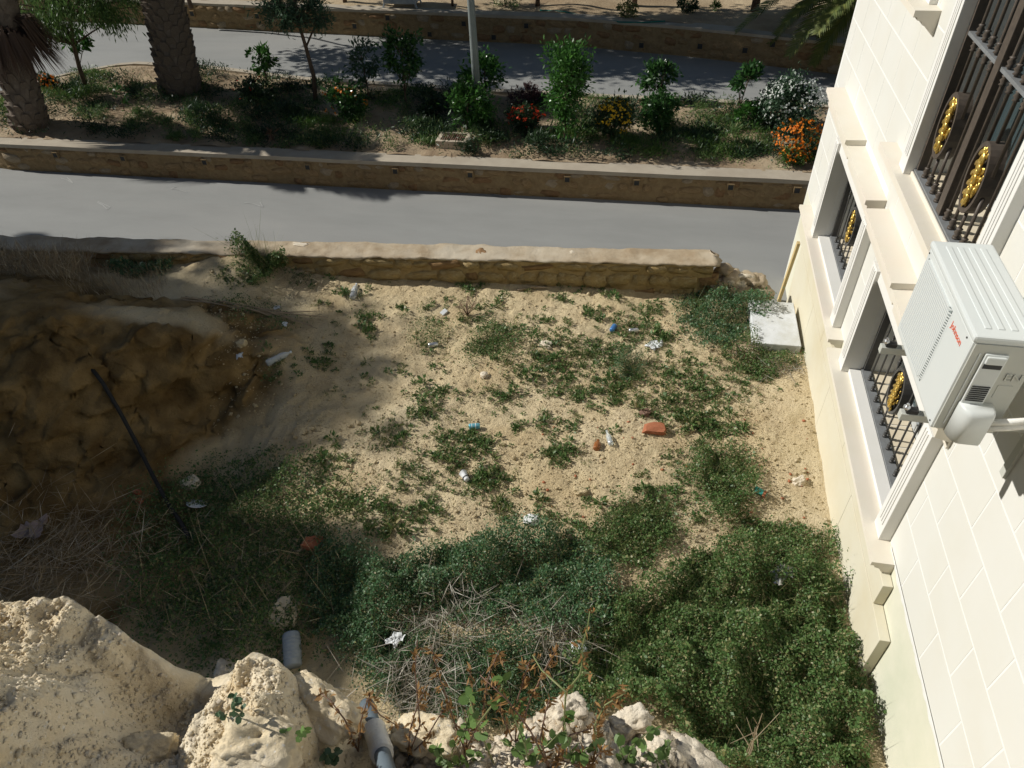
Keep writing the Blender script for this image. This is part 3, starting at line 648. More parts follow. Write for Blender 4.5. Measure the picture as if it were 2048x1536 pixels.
window('w1', 2.20, 10, [(7.36, 1.47, .16, .22)], [], [], 'iron', 'ironlight')
window('w2', 2.18, 11, [(4.76, 1.43, .16, .22)], [], [], 'iron', 'ironlight')
window('w3', 2.09, 11, [(5.55, 3.31, .145, .24), (4.77, 3.29, .145, .24)], [3.87], [5.12], 'bronze', 'ironlight')
window('w4', 2.2, 9, [], [], [], 'iron', 'ironlight')
pl = PX(1590, 500, 2.0)
bl = (1.95, 8.75, ROADZ)
b_ = MB().box(-.02, .02, -.035, .035, 0, .95).build('wooden_board', 'wood', None, bevel=.003, label='thin pale wooden board standing on end at the far corner of the house plinth', cat='board')
b_.location = (1.93, 8.72, ROADZ); b_.rotation_euler = (0, .06, 0)

# ------------------------------------------------------------------ air conditioner
al = (1.5, 3.24, 2.84)
ac = thing('air_conditioner', 'white outdoor air conditioner unit on wall brackets below the upper window', 'air conditioner', al)
AX0, AX1, AY0, AY1, AZ0, AZ1 = 1.5, 1.79, 2.835, 3.655, 2.855, 3.445
def acp(mb, name, m, bevel=0, smooth=False, parent=ac): return at(mb.build(name, m, parent, smooth=smooth, bevel=bevel), al)
body = MB().box(AX0, AX1, AY0, AY1, AZ0, AZ1-.03); acp(body, 'casing', 'acwhite', bevel=.014, smooth=False)
lid = acp(MB().box(AX0-.006, AX1+.006, AY0-.006, AY1+.006, AZ1-.036, AZ1), 'lid', 'acwhite', bevel=.012)
for x in (1.565, 1.62, 1.675, 1.73): acp(MB().box(x-.014, x+.014, AY0+.06, AY1-.05, AZ1-.004, AZ1+.004), 'lid_rib', 'acwhite', bevel=.0035, parent=lid)
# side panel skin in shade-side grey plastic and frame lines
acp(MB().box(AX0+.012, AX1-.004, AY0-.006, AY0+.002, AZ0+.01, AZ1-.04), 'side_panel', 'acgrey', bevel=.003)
acp(MB().box(AX0+.045, AX0+.05, AY0-.010, AY0-.004, AZ0+.05, AZ1-.09), 'side_bead', 'acwhite', parent=ac)
sp = acp(MB().box(AX0+.068, AX0+.165, AY0-.020, AY0-.004, AZ0+.13, AZ1-.085), 'handle_panel', 'acwhite', bevel=.006)
acp(MB().box(AX0+.075, AX0+.158, AY0-.032, AY0-.016, AZ1-.135, AZ1-.092), 'handle_lip', 'acwhite', bevel=.007, parent=sp)
acp(MB().box(AX0+.078, AX0+.155, AY0-.0225, AY0-.018, AZ1-.165, AZ1-.138), 'handle_shade', 'acdark', parent=sp)  # raised near-black plate, the shade of the recess put into its colour
for i in range(8): acp(MB().box(AX0+.078, AX0+.155, AY0-.0245, AY0-.018, AZ0+.225+i*.0125, AZ0+.2305+i*.0125), 'vent_shade_bar', 'acdark', parent=sp)  # raised near-black bars painted for the shade in the vent openings
# valve cover: rounded hood
mb = MB(); n = 10; V = []
prof = [(AX0+.064, AY0-.003)]+[(AX0+.064+.05*(1-math.cos(t)), AY0-.003-.09*math.sin(t)) for t in np.linspace(.1, math.pi/2, 8)]+[(AX0+.20, AY0-.093), (AX0+.212, AY0-.08), (AX0+.212, AY0-.003)]
zb, ztp = AZ0+.0, AZ0+.205
rows = [(zb, 1), (ztp-.03, 1), (ztp-.012, .93), (ztp, .72)]
for zz, k in rows: V += [(x, AY0-.003+(y-AY0+.003)*k, zz) for x, y in prof]
n = len(prof); Fs = [(r*n+i, r*n+(i+1) % n, r*n+n+(i+1) % n, r*n+n+i) for r in range(len(rows)-1) for i in range(n)]+[tuple(range(n-1, -1, -1)), tuple((len(rows)-1)*n+i for i in range(n))]
acp(mb.add(V, Fs), 'valve_cover', 'acwhite', smooth=True)
# front grille: fine horizontal ribs in a rounded field
gr = MB(); y0g, y1g, z0g, z1g = 3.13, 3.615, AZ0+.05, AZ1-.075; nr = 30
for i in range(nr):
    z = z0g+(z1g-z0g)*(i+.5)/nr; e = min(z-z0g, z1g-z); k = max(0, .05-e); c = .05-math.sqrt(max(0, .05**2-k*k)) if k > 0 else 0
    gr.box(AX0-.011, AX0+.001, y0g+c+.012, y1g-c, z-.0048, z+.0048)
    gr.add([(AX0-.011, y0g+c+.012, z-.0042), (AX0-.011, y0g+c+.012, z+.0042), (AX0-.001, y0g+c-.02, z+.006), (AX0-.001, y0g+c-.02, z-.002)], [(0, 1, 2, 3)])
acp(gr, 'front_grille', 'acwhite')
acp(MB().box(AX0-.003, AX0-.0008, y0g, y1g-.004, z0g+.004, z1g-.004), 'grille_back_plate', 'post')
def text(s, size, mtx, m, name, parent, ext=.0006):
    cu = bpy.data.curves.new(name, 'FONT'); cu.body = s; cu.size = size; cu.extrude = ext; cu.align_x = 'LEFT'
    o = bpy.data.objects.new(name, cu); COL.objects.link(o); dg = bpy.context.evaluated_depsgraph_get()
    me = bpy.data.meshes.new_from_object(o.evaluated_get(dg)); COL.objects.unlink(o); bpy.data.objects.remove(o); bpy.data.curves.remove(cu)
    me.name = name; me.transform(mtx); me.materials.clear(); o = link(name, me, m, parent); return at(o, al) if parent is ac else o
fx = Matrix(((0, 0, -1, 0), (-1, 0, 0, 0), (0, 1, 0, 0), (0, 0, 0, 1)))      # text plane: +x -> -Y, +y -> +Z, facing -X
text('Johnson', .05, Matrix.Translation((AX0-.0016, 3.085, AZ1-.135)) @ fx, 'red', 'logo_lettering', ac)
fy = Matrix(((1, 0, 0, 0), (0, 0, 1, 0), (0, 1, 0, 0), (0, 0, 0, 1)))      # facing -Y
text('EN', .06, Matrix.Translation((AX0+.195, AY0-.0085, AZ0+.355)) @ Matrix(((1, 0, 0, 0), (0, 0, -1, 0), (0, 1, 0, 0), (0, 0, 0, 1))), 'acgrey', 'side_lettering', ac, .003)
acp(MB().box(AX0+.19, AX0+.255, AY0-.0085, AY0-.004, AZ0+.245, AZ0+.325), 'rating_plate', 'acgrey', bevel=.002)
for y, z in ((3.63, AZ1-.06), (2.86, AZ0+.03), (2.9, AZ1-.06)): acp(MB().lathe([(.005, 0), (.005, .003)], 8, Matrix.Translation((AX0-.001, y, z)) @ Matrix.Rotation(-math.pi/2, 4, 'Y')), 'screw', 'acdark')
for y in (2.97, 3.52):                                    # brackets and feet
    br = MB().box(1.40, 2.052, y-.022, y+.022, AZ0-.075, AZ0-.028); b = acp(br, 'bracket', 'acgrey', bevel=.003)
    acp(MB().box(2.03, 2.048, y-.025, y+.025, AZ0-.42, AZ0-.03), 'bracket_upright', 'acgrey', parent=b)
    for x in (1.45, 1.76):
        acp(MB().box(x-.03, x+.03, y-.02, y+.02, AZ0-.027, AZ0-.003), 'rubber_foot', 'rubber', bevel=.006, parent=b)
        acp(MB().lathe([(.018, 0), (.018, .012), (.008, .013), (.008, .03)], 8, Matrix.Translation((x-.03, y, AZ0-.003))), 'bolt', 'canmetal', parent=b)
acp(MB().lathe([(.03, -.07), (.045, -.055), (.05, 0)], 14, Matrix.Translation((1.64, 3.02, AZ0+.002))), 'drain_spout', 'rubber', smooth=True)
for k, (y, z, r, m) in enumerate([(2.79, 2.99, .016, 'whitewrap'), (2.80, 2.945, .021, 'whitewrap')]):
    acp(MB().tube([(1.705, y, z-.02), (1.80, y-.01, z+.01), (1.90, y+.0, z+.03), (2.0, y+.03, z+.03), (2.09, y+.05, z+.02)], r, 10), 'refrigerant_pipe', m, smooth=True)
acp(MB().tube([(2.0, 3.32, 3.55), (2.06, 3.34, 3.6), (2.09, 3.36, 3.66)], .035, 10), 'wall_sleeve', 'rubber', smooth=True)

# ------------------------------------------------------------------ foreground ledge (where the photographer stands)
lp = []
def lc(px, py, z): p = P(px, py, z); lp.append((p[0], p[1], z)); return p
edge = [lc(*a) for a in [(-120, 1225, 3.95), (0, 1215, 3.95), (70, 1222, 3.94), (150, 1210, 3.96), (250, 1272, 3.88), (330, 1340, 3.80), (420, 1386, 3.72), (500, 1322, 3.86), (560, 1335, 3.84), (600, 1368, 3.82), (690, 1425, 3.72), (760, 1462, 3.62), (850, 1452, 3.62), (1000, 1478, 3.62), (1080, 1448, 3.72), (1130, 1394, 3.86), (1200, 1436, 3.80), (1300, 1462, 3.78), (1400, 1502, 3.74), (1465, 1540, 3.70), (1560, 1620, 3.6), (1700, 1700, 3.5)]]
for a in [(100, 1400, 4.05), (0, 1536, 4.1), (250, 1450, 3.80), (300, 1536, 3.82), (400, 1440, 3.84), (450, 1536, 3.92), (600, 1480, 3.86), (700, 1536, 3.70), (900, 1536, 3.66), (1100, 1500, 3.86), (1300, 1536, 3.82)]: lc(*a)
lp += [(-2.2, -.6, 4.05), (0, -.8, 3.9), (1.2, -.6, 3.8), (-1, -.4, 3.95), (.6, 0, 3.8), (-2.4, .3, 4.0)]
_l = TPS(lp, 1e-3); ex = np.array([p[0] for p in edge]); ey = np.array([p[1] for p in edge]); o_ = np.argsort(ex); ex, ey = ex[o_], ey[o_]
def ledgeY(x): return np.interp(x, ex, ey)
def lz(x, y):
    z = _l(x, y)+.03*fbm(x*4, y*4, 0, 3, 131)+.022*fbm(x*11, y*11, 0, 3, 133)
    c = vn(x*38, y*38, 0, 137); d = vn(x*75, y*75, 0, 139)
    return z+.005*np.clip(c, 0, 1)+.05*np.abs(fbm(x*6, y*6, 0, 4, 141))-.014*np.abs(fbm(x*13, y*13, 0, 3, 145))+.006*fbm(x*45, y*45, 0, 2, 147)+.004*fbm(x*95, y*95, 0, 2, 143)-.012
nx, n1, n2 = 820, 230, 50; xs = np.linspace(-2.5, 1.1, nx); V = []
eY = ledgeY(xs)
for j in range(n1):
    t = j/(n1-1); t = t**.7; y = -1.0*(1-t)+eY*t; V.append(np.stack([xs, y, lz(xs, y)], -1))
zt_ = V[-1][:, 2]
for j in range(1, n2):
    t = (j/(n2-1))**1.3; y = eY+.02*math.sin(min(1, t*14)*math.pi/2)-.5*t+.05*fbm(xs*3, t*9, 2, 4, 151); z = zt_*(1-t)-.6*t
    V.append(np.stack([xs, y, z], -1))
i = (np.arange(n1+n2-2)[:, None]*nx+np.arange(nx-1)[None]).ravel(); Fq = np.stack([i, i+1, i+1+nx, i+nx], 1)
link('rock_ledge', arr_mesh('rock_ledge', np.concatenate(V), Fq, False), 'rock', kind='structure', label='crumbly sunlit limestone ledge at the bottom edge')
def PL(px, py):
    z = 3.8
    for _ in range(8): p = P(px, py, z); z = .5*z+.5*float(lz(np.array([p[0]]), np.array([p[1]]))[0])
    p = P(px, py, z); p[2] = float(lz(np.array([p[0]]), np.array([p[1]]))[0]); return p
for i, (px, py, wpx, sq, m, lab) in enumerate([
        (1135, 1425, 95, (1, .8, .9), 'palerock', 'pale pointed limestone lump at the ledge edge under the tall forked stem'),
        (1262, 1450, 90, (1.2, .8, .7), 'palerock', 'knobbly pale limestone lump on the ledge right of the pointed lump'),
        (1315, 1500, 60, (1, .9, .7), 'palerock', 'small whitish stone at the right end of the ledge'),
        (640, 1420, 150, (1.5, .8, .6), 'rock', 'smooth tan boulder on the ledge left of the grey pipe'),
        (520, 1495, 170, (1.3, .9, .7), 'rock', 'large rounded tan boulder at the bottom of the ledge'),
        (855, 1478, 130, (1.5, .8, .7), 'rock', 'tan boulder on the ledge right of the wrapped pipe'),
        (625, 1395, 38, (1, .8, .8), 'palerock', 'small angular pale stone on top of the tan boulder'),
        (1390, 1530, 120, (1.3, .8, .6), 'palerock', 'broken whitish rubble stone at the bottom edge, rightmost on the ledge'),
        (300, 1505, 110, (1.3, .8, .6), 'rock', 'cracked tan stone in the hollow of the ledge at bottom left')]):
    p = PL(px, py); r = wpx*pxm(p)/2*.85
    me = rockmesh('boulder', r, 300+i*7, sq, 5, .24, 1.9); o = link('boulder', me, m, label=lab, cat='rock', group='stones on the ledge'); o.location = (p[0], p[1], p[2]+r*sq[2]*.25); o.rotation_euler = (random.uniform(-.3, .3), random.uniform(-.3, .3), random.uniform(-.6, .6))
# loose grit on the ledge
def pebbles(name, m, C, R, **kw):
    base = np.array([(1, 0, 0), (-1, 0, 0), (0, 1, 0), (0, -1, 0), (0, 0, 1), (0, 0, -1)], float); Fb = np.array([(0, 2, 4), (2, 1, 4), (1, 3, 4), (3, 0, 4), (2, 0, 5), (1, 2, 5), (3, 1, 5), (0, 3, 5)])
    n = len(C); Vb = base[None]*R[:, None, None]*RNG.uniform(.6, 1.3, (n, 6, 1))*np.array([1, 1, .75]); a = RNG.uniform(0, 6.28, n); ca, sa = np.cos(a)[:, None], np.sin(a)[:, None]
    t = RNG.normal(0, .25, (n, 1)); x, y, z = Vb[..., 0], Vb[..., 1], Vb[..., 2]+Vb[..., 0]*t
    V = np.stack([x*ca-y*sa, x*sa+y*ca, z], -1)+C[:, None]
    return link(name, arr_mesh(name, V.reshape(-1, 3), (Fb[None]+np.arange(n)[:, None, None]*6).reshape(-1, 3)), m, **kw)
n = 42000; x = RNG.uniform(-2.2, .6, n); y = ledgeY(x)-np.abs(RNG.normal(0, .35, n))-.01; R = np.minimum(.003*np.exp(RNG.normal(0, .6, n)), .012); z = lz(x, y)+R*.2; q = (x < -.45) & (RNG.random(n) < .93)
pebbles('ledge_chips', 'rock', np.stack([x, y, z], 1)[q], R[q]*.8, kind='stuff', label='tan earth crumbs covering the left part of the ledge'); x, y, z, R = x[~q], y[~q], z[~q], R[~q]
x2 = RNG.uniform(-.5, .5, 900); y2 = ledgeY(x2)-np.abs(RNG.normal(0, .12, 900))-.01; x = np.r_[x, x2]; y = np.r_[y, y2]; R = np.r_[R, RNG.uniform(.006, .022, 900)]; z = np.r_[z, lz(x2, y2)+.004]
pebbles('ledge_grit', 'palerock', np.stack([x, y, z], 1), R, kind='stuff', label='loose pale grit and chips lying on the ledge')
# grey pipe with white wrapping sticking out of the ledge
q0, q1, q2, q3 = PY(736, 1418, .72), PY(748, 1456, .66), PY(765, 1510, .57), PY(786, 1580, .46)
pl_ = tuple(q2)
pp = thing('drain_pipe', 'grey plastic pipe end with white cloth wrapping poking out of the ledge', 'pipe', pl_)
at(MB().tube([q0+(q0-q1)*.25, q0, q1, q2, q3, q3+(q3-q2)], .020, 16).build('pipe', 'pvc', pp, smooth=True), pl_)
mb = MB(); wp = [q1*(1-t)+q2*t for t in np.linspace(0, 1.0, 16)]; mb.tube(wp, [.025+.0035*math.sin(i*2.1)+random.uniform(0, .002) for i in range(16)], 16); at(mb.build('wrapping', 'whitewrap', pp, smooth=True), pl_)

# ------------------------------------------------------------------ plants on the plot
def inpoly(px, py, poly):
    c = np.zeros(len(px), bool); j = len(poly)-1
    for i in range(len(poly)):
        xi, yi = poly[i]; xj, yj = poly[j]
        c ^= ((yi > py) != (yj > py)) & (px < (xj-xi)*(py-yi)/(yj-yi+1e-9)+xi); j = i
    return c
def proj(X):
    v = (X-np.array([0, 0, CAMZ]))@M; return CX+F*v[:, 0]/v[:, 2], CY+F*v[:, 1]/v[:, 2]
_qx, _qy = np.arange(-12, 2.6, .1), np.arange(.2, 8.6, .1); _qz = lot_base(*np.meshgrid(_qx, _qy))
def hzq(x, y):
    i = np.clip(((x+12)/.1).astype(int), 0, len(_qx)-1); j = np.clip(((y-.2)/.1).astype(int), 0, len(_qy)-1); return _qz[j, i]
def sample_poly(poly, n, soft=26):
    w = np.array([P(a, b, 0) for a, b in poly]); lo, hi = w.min(0)-.5, w.max(0)+.3; out = []
    tot = 0
    while tot < n:
        X = np.stack([RNG.uniform(lo[0], hi[0], n*2), RNG.uniform(lo[1], hi[1], n*2), np.zeros(n*2)], 1); X[:, 2] = hzq(X[:, 0], X[:, 1])
        a, b = proj(X); a = a+RNG.normal(0, soft, len(a))+18*fbm(X[:, 0]*4, X[:, 1]*4, 0, 2, 61); b = b+RNG.normal(0, soft*.7, len(b))+18*fbm(X[:, 0]*4, X[:, 1]*4, 5, 2, 63)
        k = X[inpoly(a, b, poly) & ((X[:, 1] < 6.97+(X[:, 0]+10.6)*.0928) | (X[:, 0] > .95))]; out.append(k); tot += len(k)
    return np.concatenate(out)[:n]
def mat_leaves(XY, h, ll, lw, clump=3.0, up=.55, hvar=.8, seed=0):
    """carpet of small leaves over the ground at XY with clumpy height"""
    n = len(XY); g = hz(XY[:, 0], XY[:, 1]); hh = h*np.clip(.55+hvar*fbm(XY[:, 0]*clump, XY[:, 1]*clump, 0, 3, seed), .08, 1.6)
    u = RNG.random(n)**.45; C = np.stack([XY[:, 0], XY[:, 1], g+.006+u*hh], 1)
    D = rdir(n, .15); Nn = rdir(n, up*1.6); L = ll*np.exp(RNG.normal(0, .28, n)); return leaves(C, D, Nn, L, L*lw/ll*RNG.uniform(.8, 1.2, n), .12)
def stems(XY, h, r=.0016, lean=.5, bend=True):
    """thin upright strands as slender quads"""
    n = len(XY); g = hz(XY[:, 0], XY[:, 1]); C = np.stack([XY[:, 0], XY[:, 1], g], 1); D = rdir(n, 0); D[:, 2] = np.abs(D[:, 2]); D[:, :2] *= lean; D = unit(D+np.array([0, 0, .15]))
    return leaves(C, D, rdir(n), h*np.exp(RNG.normal(0, .4, n)), r*2)
def weedpatch(name, label, poly, n, h, ll=.021, lw=.013, m='weed', clump=3.0, dry=.06, seed=0, soft=26, cat='weeds', group='weed patches on the plot'):
    XY = sample_poly(poly, n, soft); c = XY.mean(0); c[2] = hz1(c[0], c[1])
    t = thing(name, label, cat, c, group)
    nd = n//8; fo = leafobj('foliage', m, [mat_leaves(XY[nd:], h, ll, lw, clump, seed=seed)], t, kind='stuff'); at(leafobj('yellowing_foliage', 'weeddry', [mat_leaves(XY[:nd], h, ll, lw*.8, clump, seed=seed)], t, kind='stuff'), c); at(fo, c)
    k = XY[RNG.integers(0, n, int(n*dry)+20)]; st = leafobj('stem', 'weeddry', [stems(k, h*.75, .0014)], t, kind='stuff'); at(st, c)
    return t
weedpatch('weed_patch', 'largest dark green leafy weed mass at the foot of the house in the lower right', [(1170, 1290), (1230, 1200), (1300, 1195), (1360, 1140), (1440, 1105), (1540, 1160), (1660, 1175), (1690, 1215), (1712, 1330), (1735, 1420), (1730, 1480), (1680, 1560), (1420, 1560), (1330, 1440), (1200, 1400), (1120, 1390), (1160, 1330)], 82000, .34, .023, .0135, 'weed', 2.6, .012, 1, 16)
weedpatch('weed_patch', 'broad leafy weed mass crossing the lower middle beside the dark hollow', [(640, 1095), (700, 1085), (760, 1140), (860, 1120), (980, 1070), (1090, 1050), (1190, 1085), (1215, 1150), (1235, 1230), (1180, 1290), (1000, 1255), (900, 1225), (820, 1235), (760, 1330), (700, 1290), (640, 1260), (630, 1180)], 46000, .26, .022, .0135, 'weedblue', 2.6, .012, 2, 16)
weedpatch('weed_patch', 'dense weed patch above the largest mass, left of the bare path', [(1200, 1060), (1240, 1020), (1300, 1010), (1360, 1030), (1370, 1060), (1320, 1090), (1290, 1125), (1230, 1130), (1200, 1100)], 9500, .2, seed=3, soft=20)
weedpatch('weed_patch', 'oblong weed patch beside the bare path below the orange brick', [(1380, 920), (1420, 895), (1480, 905), (1500, 930), (1490, 960), (1500, 1010), (1470, 1040), (1420, 1035), (1390, 1000), (1370, 960)], 9000, .18, seed=4, soft=18)
weedpatch('weed_patch', 'sprawling weed patch against the house plinth next to the bare path', [(1480, 1075), (1530, 1045), (1600, 1055), (1650, 1085), (1665, 1130), (1620, 1160), (1540, 1155), (1490, 1120)], 8000, .18, seed=5, soft=20)
weedpatch('weed_patch', 'bushy weed clump between the broken wall end and the white slab', [(1370, 600), (1430, 590), (1510, 600), (1515, 650), (1480, 680), (1430, 700), (1400, 680), (1370, 640)], 9500, .26, .026, .015, 'weedblue', seed=6, soft=14)
weedpatch('weed_patch', 'low weeds along the foot of the white slab', [(1450, 705), (1520, 690), (1600, 700), (1590, 730), (1530, 745), (1470, 750)], 3600, .14, seed=7, soft=14)
weedpatch('weed_patch', 'small dense weed patch in the middle of the plot below the thorny twig', [(945, 680), (985, 650), (1035, 670), (1040, 710), (1000, 730), (950, 725)], 3600, .16, seed=8, soft=14)
weedpatch('weed_patch', 'small grassy tuft left of the middle beside a crumpled can', [(820, 660), (860, 640), (900, 660), (890, 690), (840, 695)], 1500, .1, .02, .008, 'weed', seed=9, soft=12)
weedpatch('weed_patch', 'round dark green bush in the middle right of the plot', [(1235, 725), (1255, 712), (1280, 722), (1285, 745), (1258, 760), (1235, 748)], 3200, .2, .016, .008, 'weedblue', seed=10, soft=6)
weedpatch('weed_patch', 'leafy shrub growing on the sand mound against the plot wall', [(485, 500), (520, 480), (575, 480), (600, 500), (575, 525), (545, 560), (510, 550)], 7500, .38, .03, .018, 'weed', seed=11, soft=14)
weedpatch('weed_patch', 'trailing leafy weeds along the shaded left end of the plot wall', [(190, 500), (225, 490), (270, 515), (340, 525), (340, 550), (270, 550), (200, 520)], 3400, .26, .03, .018, 'weedblue', seed=12, soft=12)
weedpatch('weed_patch', 'sparse weeds under the fallen branch on the left', [(420, 600), (480, 580), (560, 620), (620, 640), (560, 660), (470, 630)], 1600, .08, seed=13, soft=14)
weedpatch('weed_patch', 'grey green weeds among the dead stalks at the bottom middle', [(700, 1300), (780, 1270), (900, 1290), (1050, 1300), (1180, 1330), (1180, 1420), (1050, 1440), (900, 1440), (760, 1400)], 30000, .17, .019, .012, 'weedblue', seed=14, soft=24)
weedpatch('weed_patch', 'shaded weeds filling the dark hollow at the lower left', [(285, 1010), (400, 950), (560, 930), (650, 980), (660, 1080), (640, 1260), (560, 1330), (400, 1330), (280, 1230)], 30000, .17, .026, .015, 'weed', 2.4, .02, 15, 40)
# scattered low growth: nobody could count it
spots = [(c[0], c[1], c[2], c[3]) for c in [(1110, 690, 60, 900), (1180, 720, 60, 800), (1270, 650, 45, 700), (1320, 680, 40, 600), (1300, 620, 30, 400), (1080, 740, 60, 900), (1160, 780, 70, 1000), (1350, 740, 60, 900), (1420, 780, 55, 900), (1390, 830, 60, 900), (1330, 800, 50, 700), (860, 790, 40, 500), (850, 830, 40, 500), (780, 880, 40, 500), (930, 890, 50, 700), (960, 900, 40, 500), (1120, 905, 35, 600), (950, 965, 40, 500), (990, 955, 30, 300), (850, 1030, 40, 500), (780, 1040, 45, 500), (690, 1000, 50, 600), (650, 920, 40, 500), (640, 730, 30, 250), (700, 600, 25, 220), (610, 575, 30, 300), (480, 590, 30, 350), (1190, 580, 25, 180), (1190, 635, 25, 220), (1120, 600, 25, 180), (940, 575, 25, 180), (1220, 600, 20, 160), (1500, 750, 50, 600), (1440, 860, 60, 900), (1250, 780, 50, 500), (1210, 700, 40, 500), (740, 640, 30, 200), (1010, 1010, 30, 250), (820, 950, 40, 350), (910, 610, 20, 120), (970, 620, 30, 250), (1000, 790, 60, 500), (560, 760, 35, 300), (870, 730, 25, 120), (900, 1140, 60, 500), (1310, 1000, 40, 400), (1640, 1180, 30, 300), (1720, 1520, 40, 500)]]
PR = []
for px, py, r, n in spots:
    n = int(n*.6)
    c = P(px, py, 0); s = r*pxm(c)*.62; PR.append(np.stack([RNG.normal(c[0], s, n), RNG.normal(c[1], s*.8, n), np.zeros(n)], 1))
for k in range(150):                                       # tiny sprouts
    c = P(random.uniform(640, 1520), random.uniform(570, 1080), 0); n = random.randint(12, 55); s = random.uniform(.025, .09); PR.append(np.stack([RNG.normal(c[0], s, n), RNG.normal(c[1], s, n), np.zeros(n)], 1))
XY = np.concatenate(PR); XY = XY[(XY[:, 0] < 1.93)]
def tufts(XY, nl, ll, lw, sp=.6):
    n = len(XY); B = np.stack([XY[:, 0], XY[:, 1], hz(XY[:, 0], XY[:, 1])], 1); s = np.exp(RNG.normal(0, .35, n)); k = np.repeat(np.arange(n), nl); N = len(k); D = rdir(N); D[:, 2] = np.abs(D[:, 2])*.8+.12; D = unit(D)
    rr = RNG.random(N)**.5; L = ll*s[k]*RNG.uniform(.6, 1.25, N); C = B[k]+D*(rr*ll*1.5*s[k])[:, None]*sp+[0, 0, .004]
    return leaves(C, unit(D+rdir(N)*.7), unit(rdir(N)+[0, 0, .9]), L, L*lw/ll, .12)
h1 = np.arange(len(XY)) % 3 == 0
leafobj('scattered_weeds', 'weed', [tufts(XY[~h1][::6], 22, .026, .013), mat_leaves(XY[~h1][1::4], .05, .022, .012, 5, seed=20)], kind='stuff', label='small green weeds scattered over the sandy plot')
leafobj('scattered_dry_weeds', 'weeddry', [tufts(XY[h1][::5], 16, .035, .006, .4)], kind='stuff', label='yellowing low growth scattered over the sandy plot')
# dry litter and twiglets on the sand
n = 22000; px = RNG.uniform(560, 1560, n); py = RNG.uniform(560, 1250, n); XY = np.array([P(a, b, 0) for a, b in zip(px, py)]); w = fbm(XY[:, 0]*1.1, XY[:, 1]*1.1, 0, 3, 171)+.35*(px > 780)+.25*(py > 700)-.2*(px > 1480); XY = XY[w > .05]; XY = XY[XY[:, 0] < 1.93]; n = len(XY)
C = np.stack([XY[:, 0], XY[:, 1], hz(XY[:, 0], XY[:, 1])+.004], 1); D = rdir(n); D[:, 2] = np.abs(D[:, 2])*.22
leafobj('dry_litter', 'straw', [leaves(C, D, rdir(n, 1), .05*np.exp(RNG.normal(0, .5, n)), .0032)], kind='stuff', label='dry straw and twig litter over the sand')
n = 26000; px = RNG.uniform(420, 1660, n); py = RNG.uniform(520, 1300, n); XY = np.array([P(a, b, 0) for a, b in zip(px, py)]); XY = XY[(XY[:, 0] < 1.94) & (vn(XY[:, 0]*1.7, XY[:, 1]*1.7, 0, 181) > -.35)]; R = .0058*np.exp(RNG.normal(0, .6, len(XY))); C = np.stack([XY[:, 0], XY[:, 1], hz(XY[:, 0], XY[:, 1])+R*.35], 1)
pebbles('sand_clods', 'sand', C, np.minimum(R, .035), kind='stuff', label='small clods and pebbles scattered over the sand')
# dead stalk heaps
def heap(label, px, py, wpx, n, h, ll, m='greystraw'):
    c = PT(px, py); s = wpx*pxm(c)/2; XY = np.stack([RNG.normal(c[0], s*.55, n), RNG.normal(c[1], s*.45, n)], 1); C = np.stack([XY[:, 0], XY[:, 1], hz(XY[:, 0], XY[:, 1])+RNG.random(n)*h], 1)
    D = rdir(n); D[:, 2] *= .35; o = leafobj('dry_stalks', m, [leaves(C, D, rdir(n, .6), ll*np.exp(RNG.normal(0, .4, n)), .006)], label=label, cat='dry stalks', group='heaps of dead stalks', kind='stuff'); at(o, c); o.location = tuple(c); return o
heap('heap of pale dead stalks in the bottom middle, upper one', 900, 1245, 210, 420, .2, .2)
heap('heap of pale dead stalks right of the bottom middle', 1110, 1290, 160, 420, .2, .2)
heap('tangle of dead stalks beside the grey pipe', 850, 1390, 220, 620, .26, .22)
heap('brown tangle of dry brush in the dark hollow below the earth bank', 110, 1130, 340, 1500, .2, .3, 'straw')
heap('pale dry stalks at the foot of the white slab', 1555, 735, 80, 260, .05, .14)
heap('dry brown stalks under the mound shrub', 600, 560, 110, 320, .08, .16, 'straw')
# tall dry grass at the left end of the plot wall
n = 900; px = RNG.uniform(-60, 170, n); py = RNG.uniform(500, 600, n); C = np.array([P(a, b, .5) for a, b in zip(px, py)]); C[:, 2] = hz(C[:, 0], C[:, 1]); D = rdir(n)*.45; D[:, 2] = 1; D[:, 0] += .25
c0 = C.mean(0); o = leafobj('dry_grass', 'straw', [leaves(C, D, rdir(n), 0.34*np.exp(RNG.normal(0, .25, n)), .007), leaves(C+D*.2, unit(D+rdir(n)*.9), rdir(n), .28, .005)], label='tall dry grass on the shaded bank at the far left', cat='grass'); at(o, c0); o.location = tuple(c0)
n = 1500; px = RNG.uniform(60, 330, n); py = RNG.uniform(490, 610, n); C = np.array([P(a, b, .45) for a, b in zip(px, py)]); C[:, 2] = hz(C[:, 0], C[:, 1]); D = rdir(n)*.5; D[:, 2] = 1
c0 = C.mean(0); o = leafobj('dry_grass', 'straw', [leaves(C, D, rdir(n), .16*np.exp(RNG.normal(0, .4, n)), .005)], label='short dark scrub grass behind the earth bank near the wall', cat='grass'); at(o, c0); o.location = tuple(c0)
n = 260; px = RNG.uniform(280, 680, n); py = RNG.uniform(1020, 1300, n); XY = np.array([P(a, b, -.1) for a, b in zip(px, py)]); o = leafobj('dry_grass_stalks', 'straw', [stems(XY, .38, .0022, .6)], kind='stuff', label='thin yellow grass stalks standing in the dark hollow')
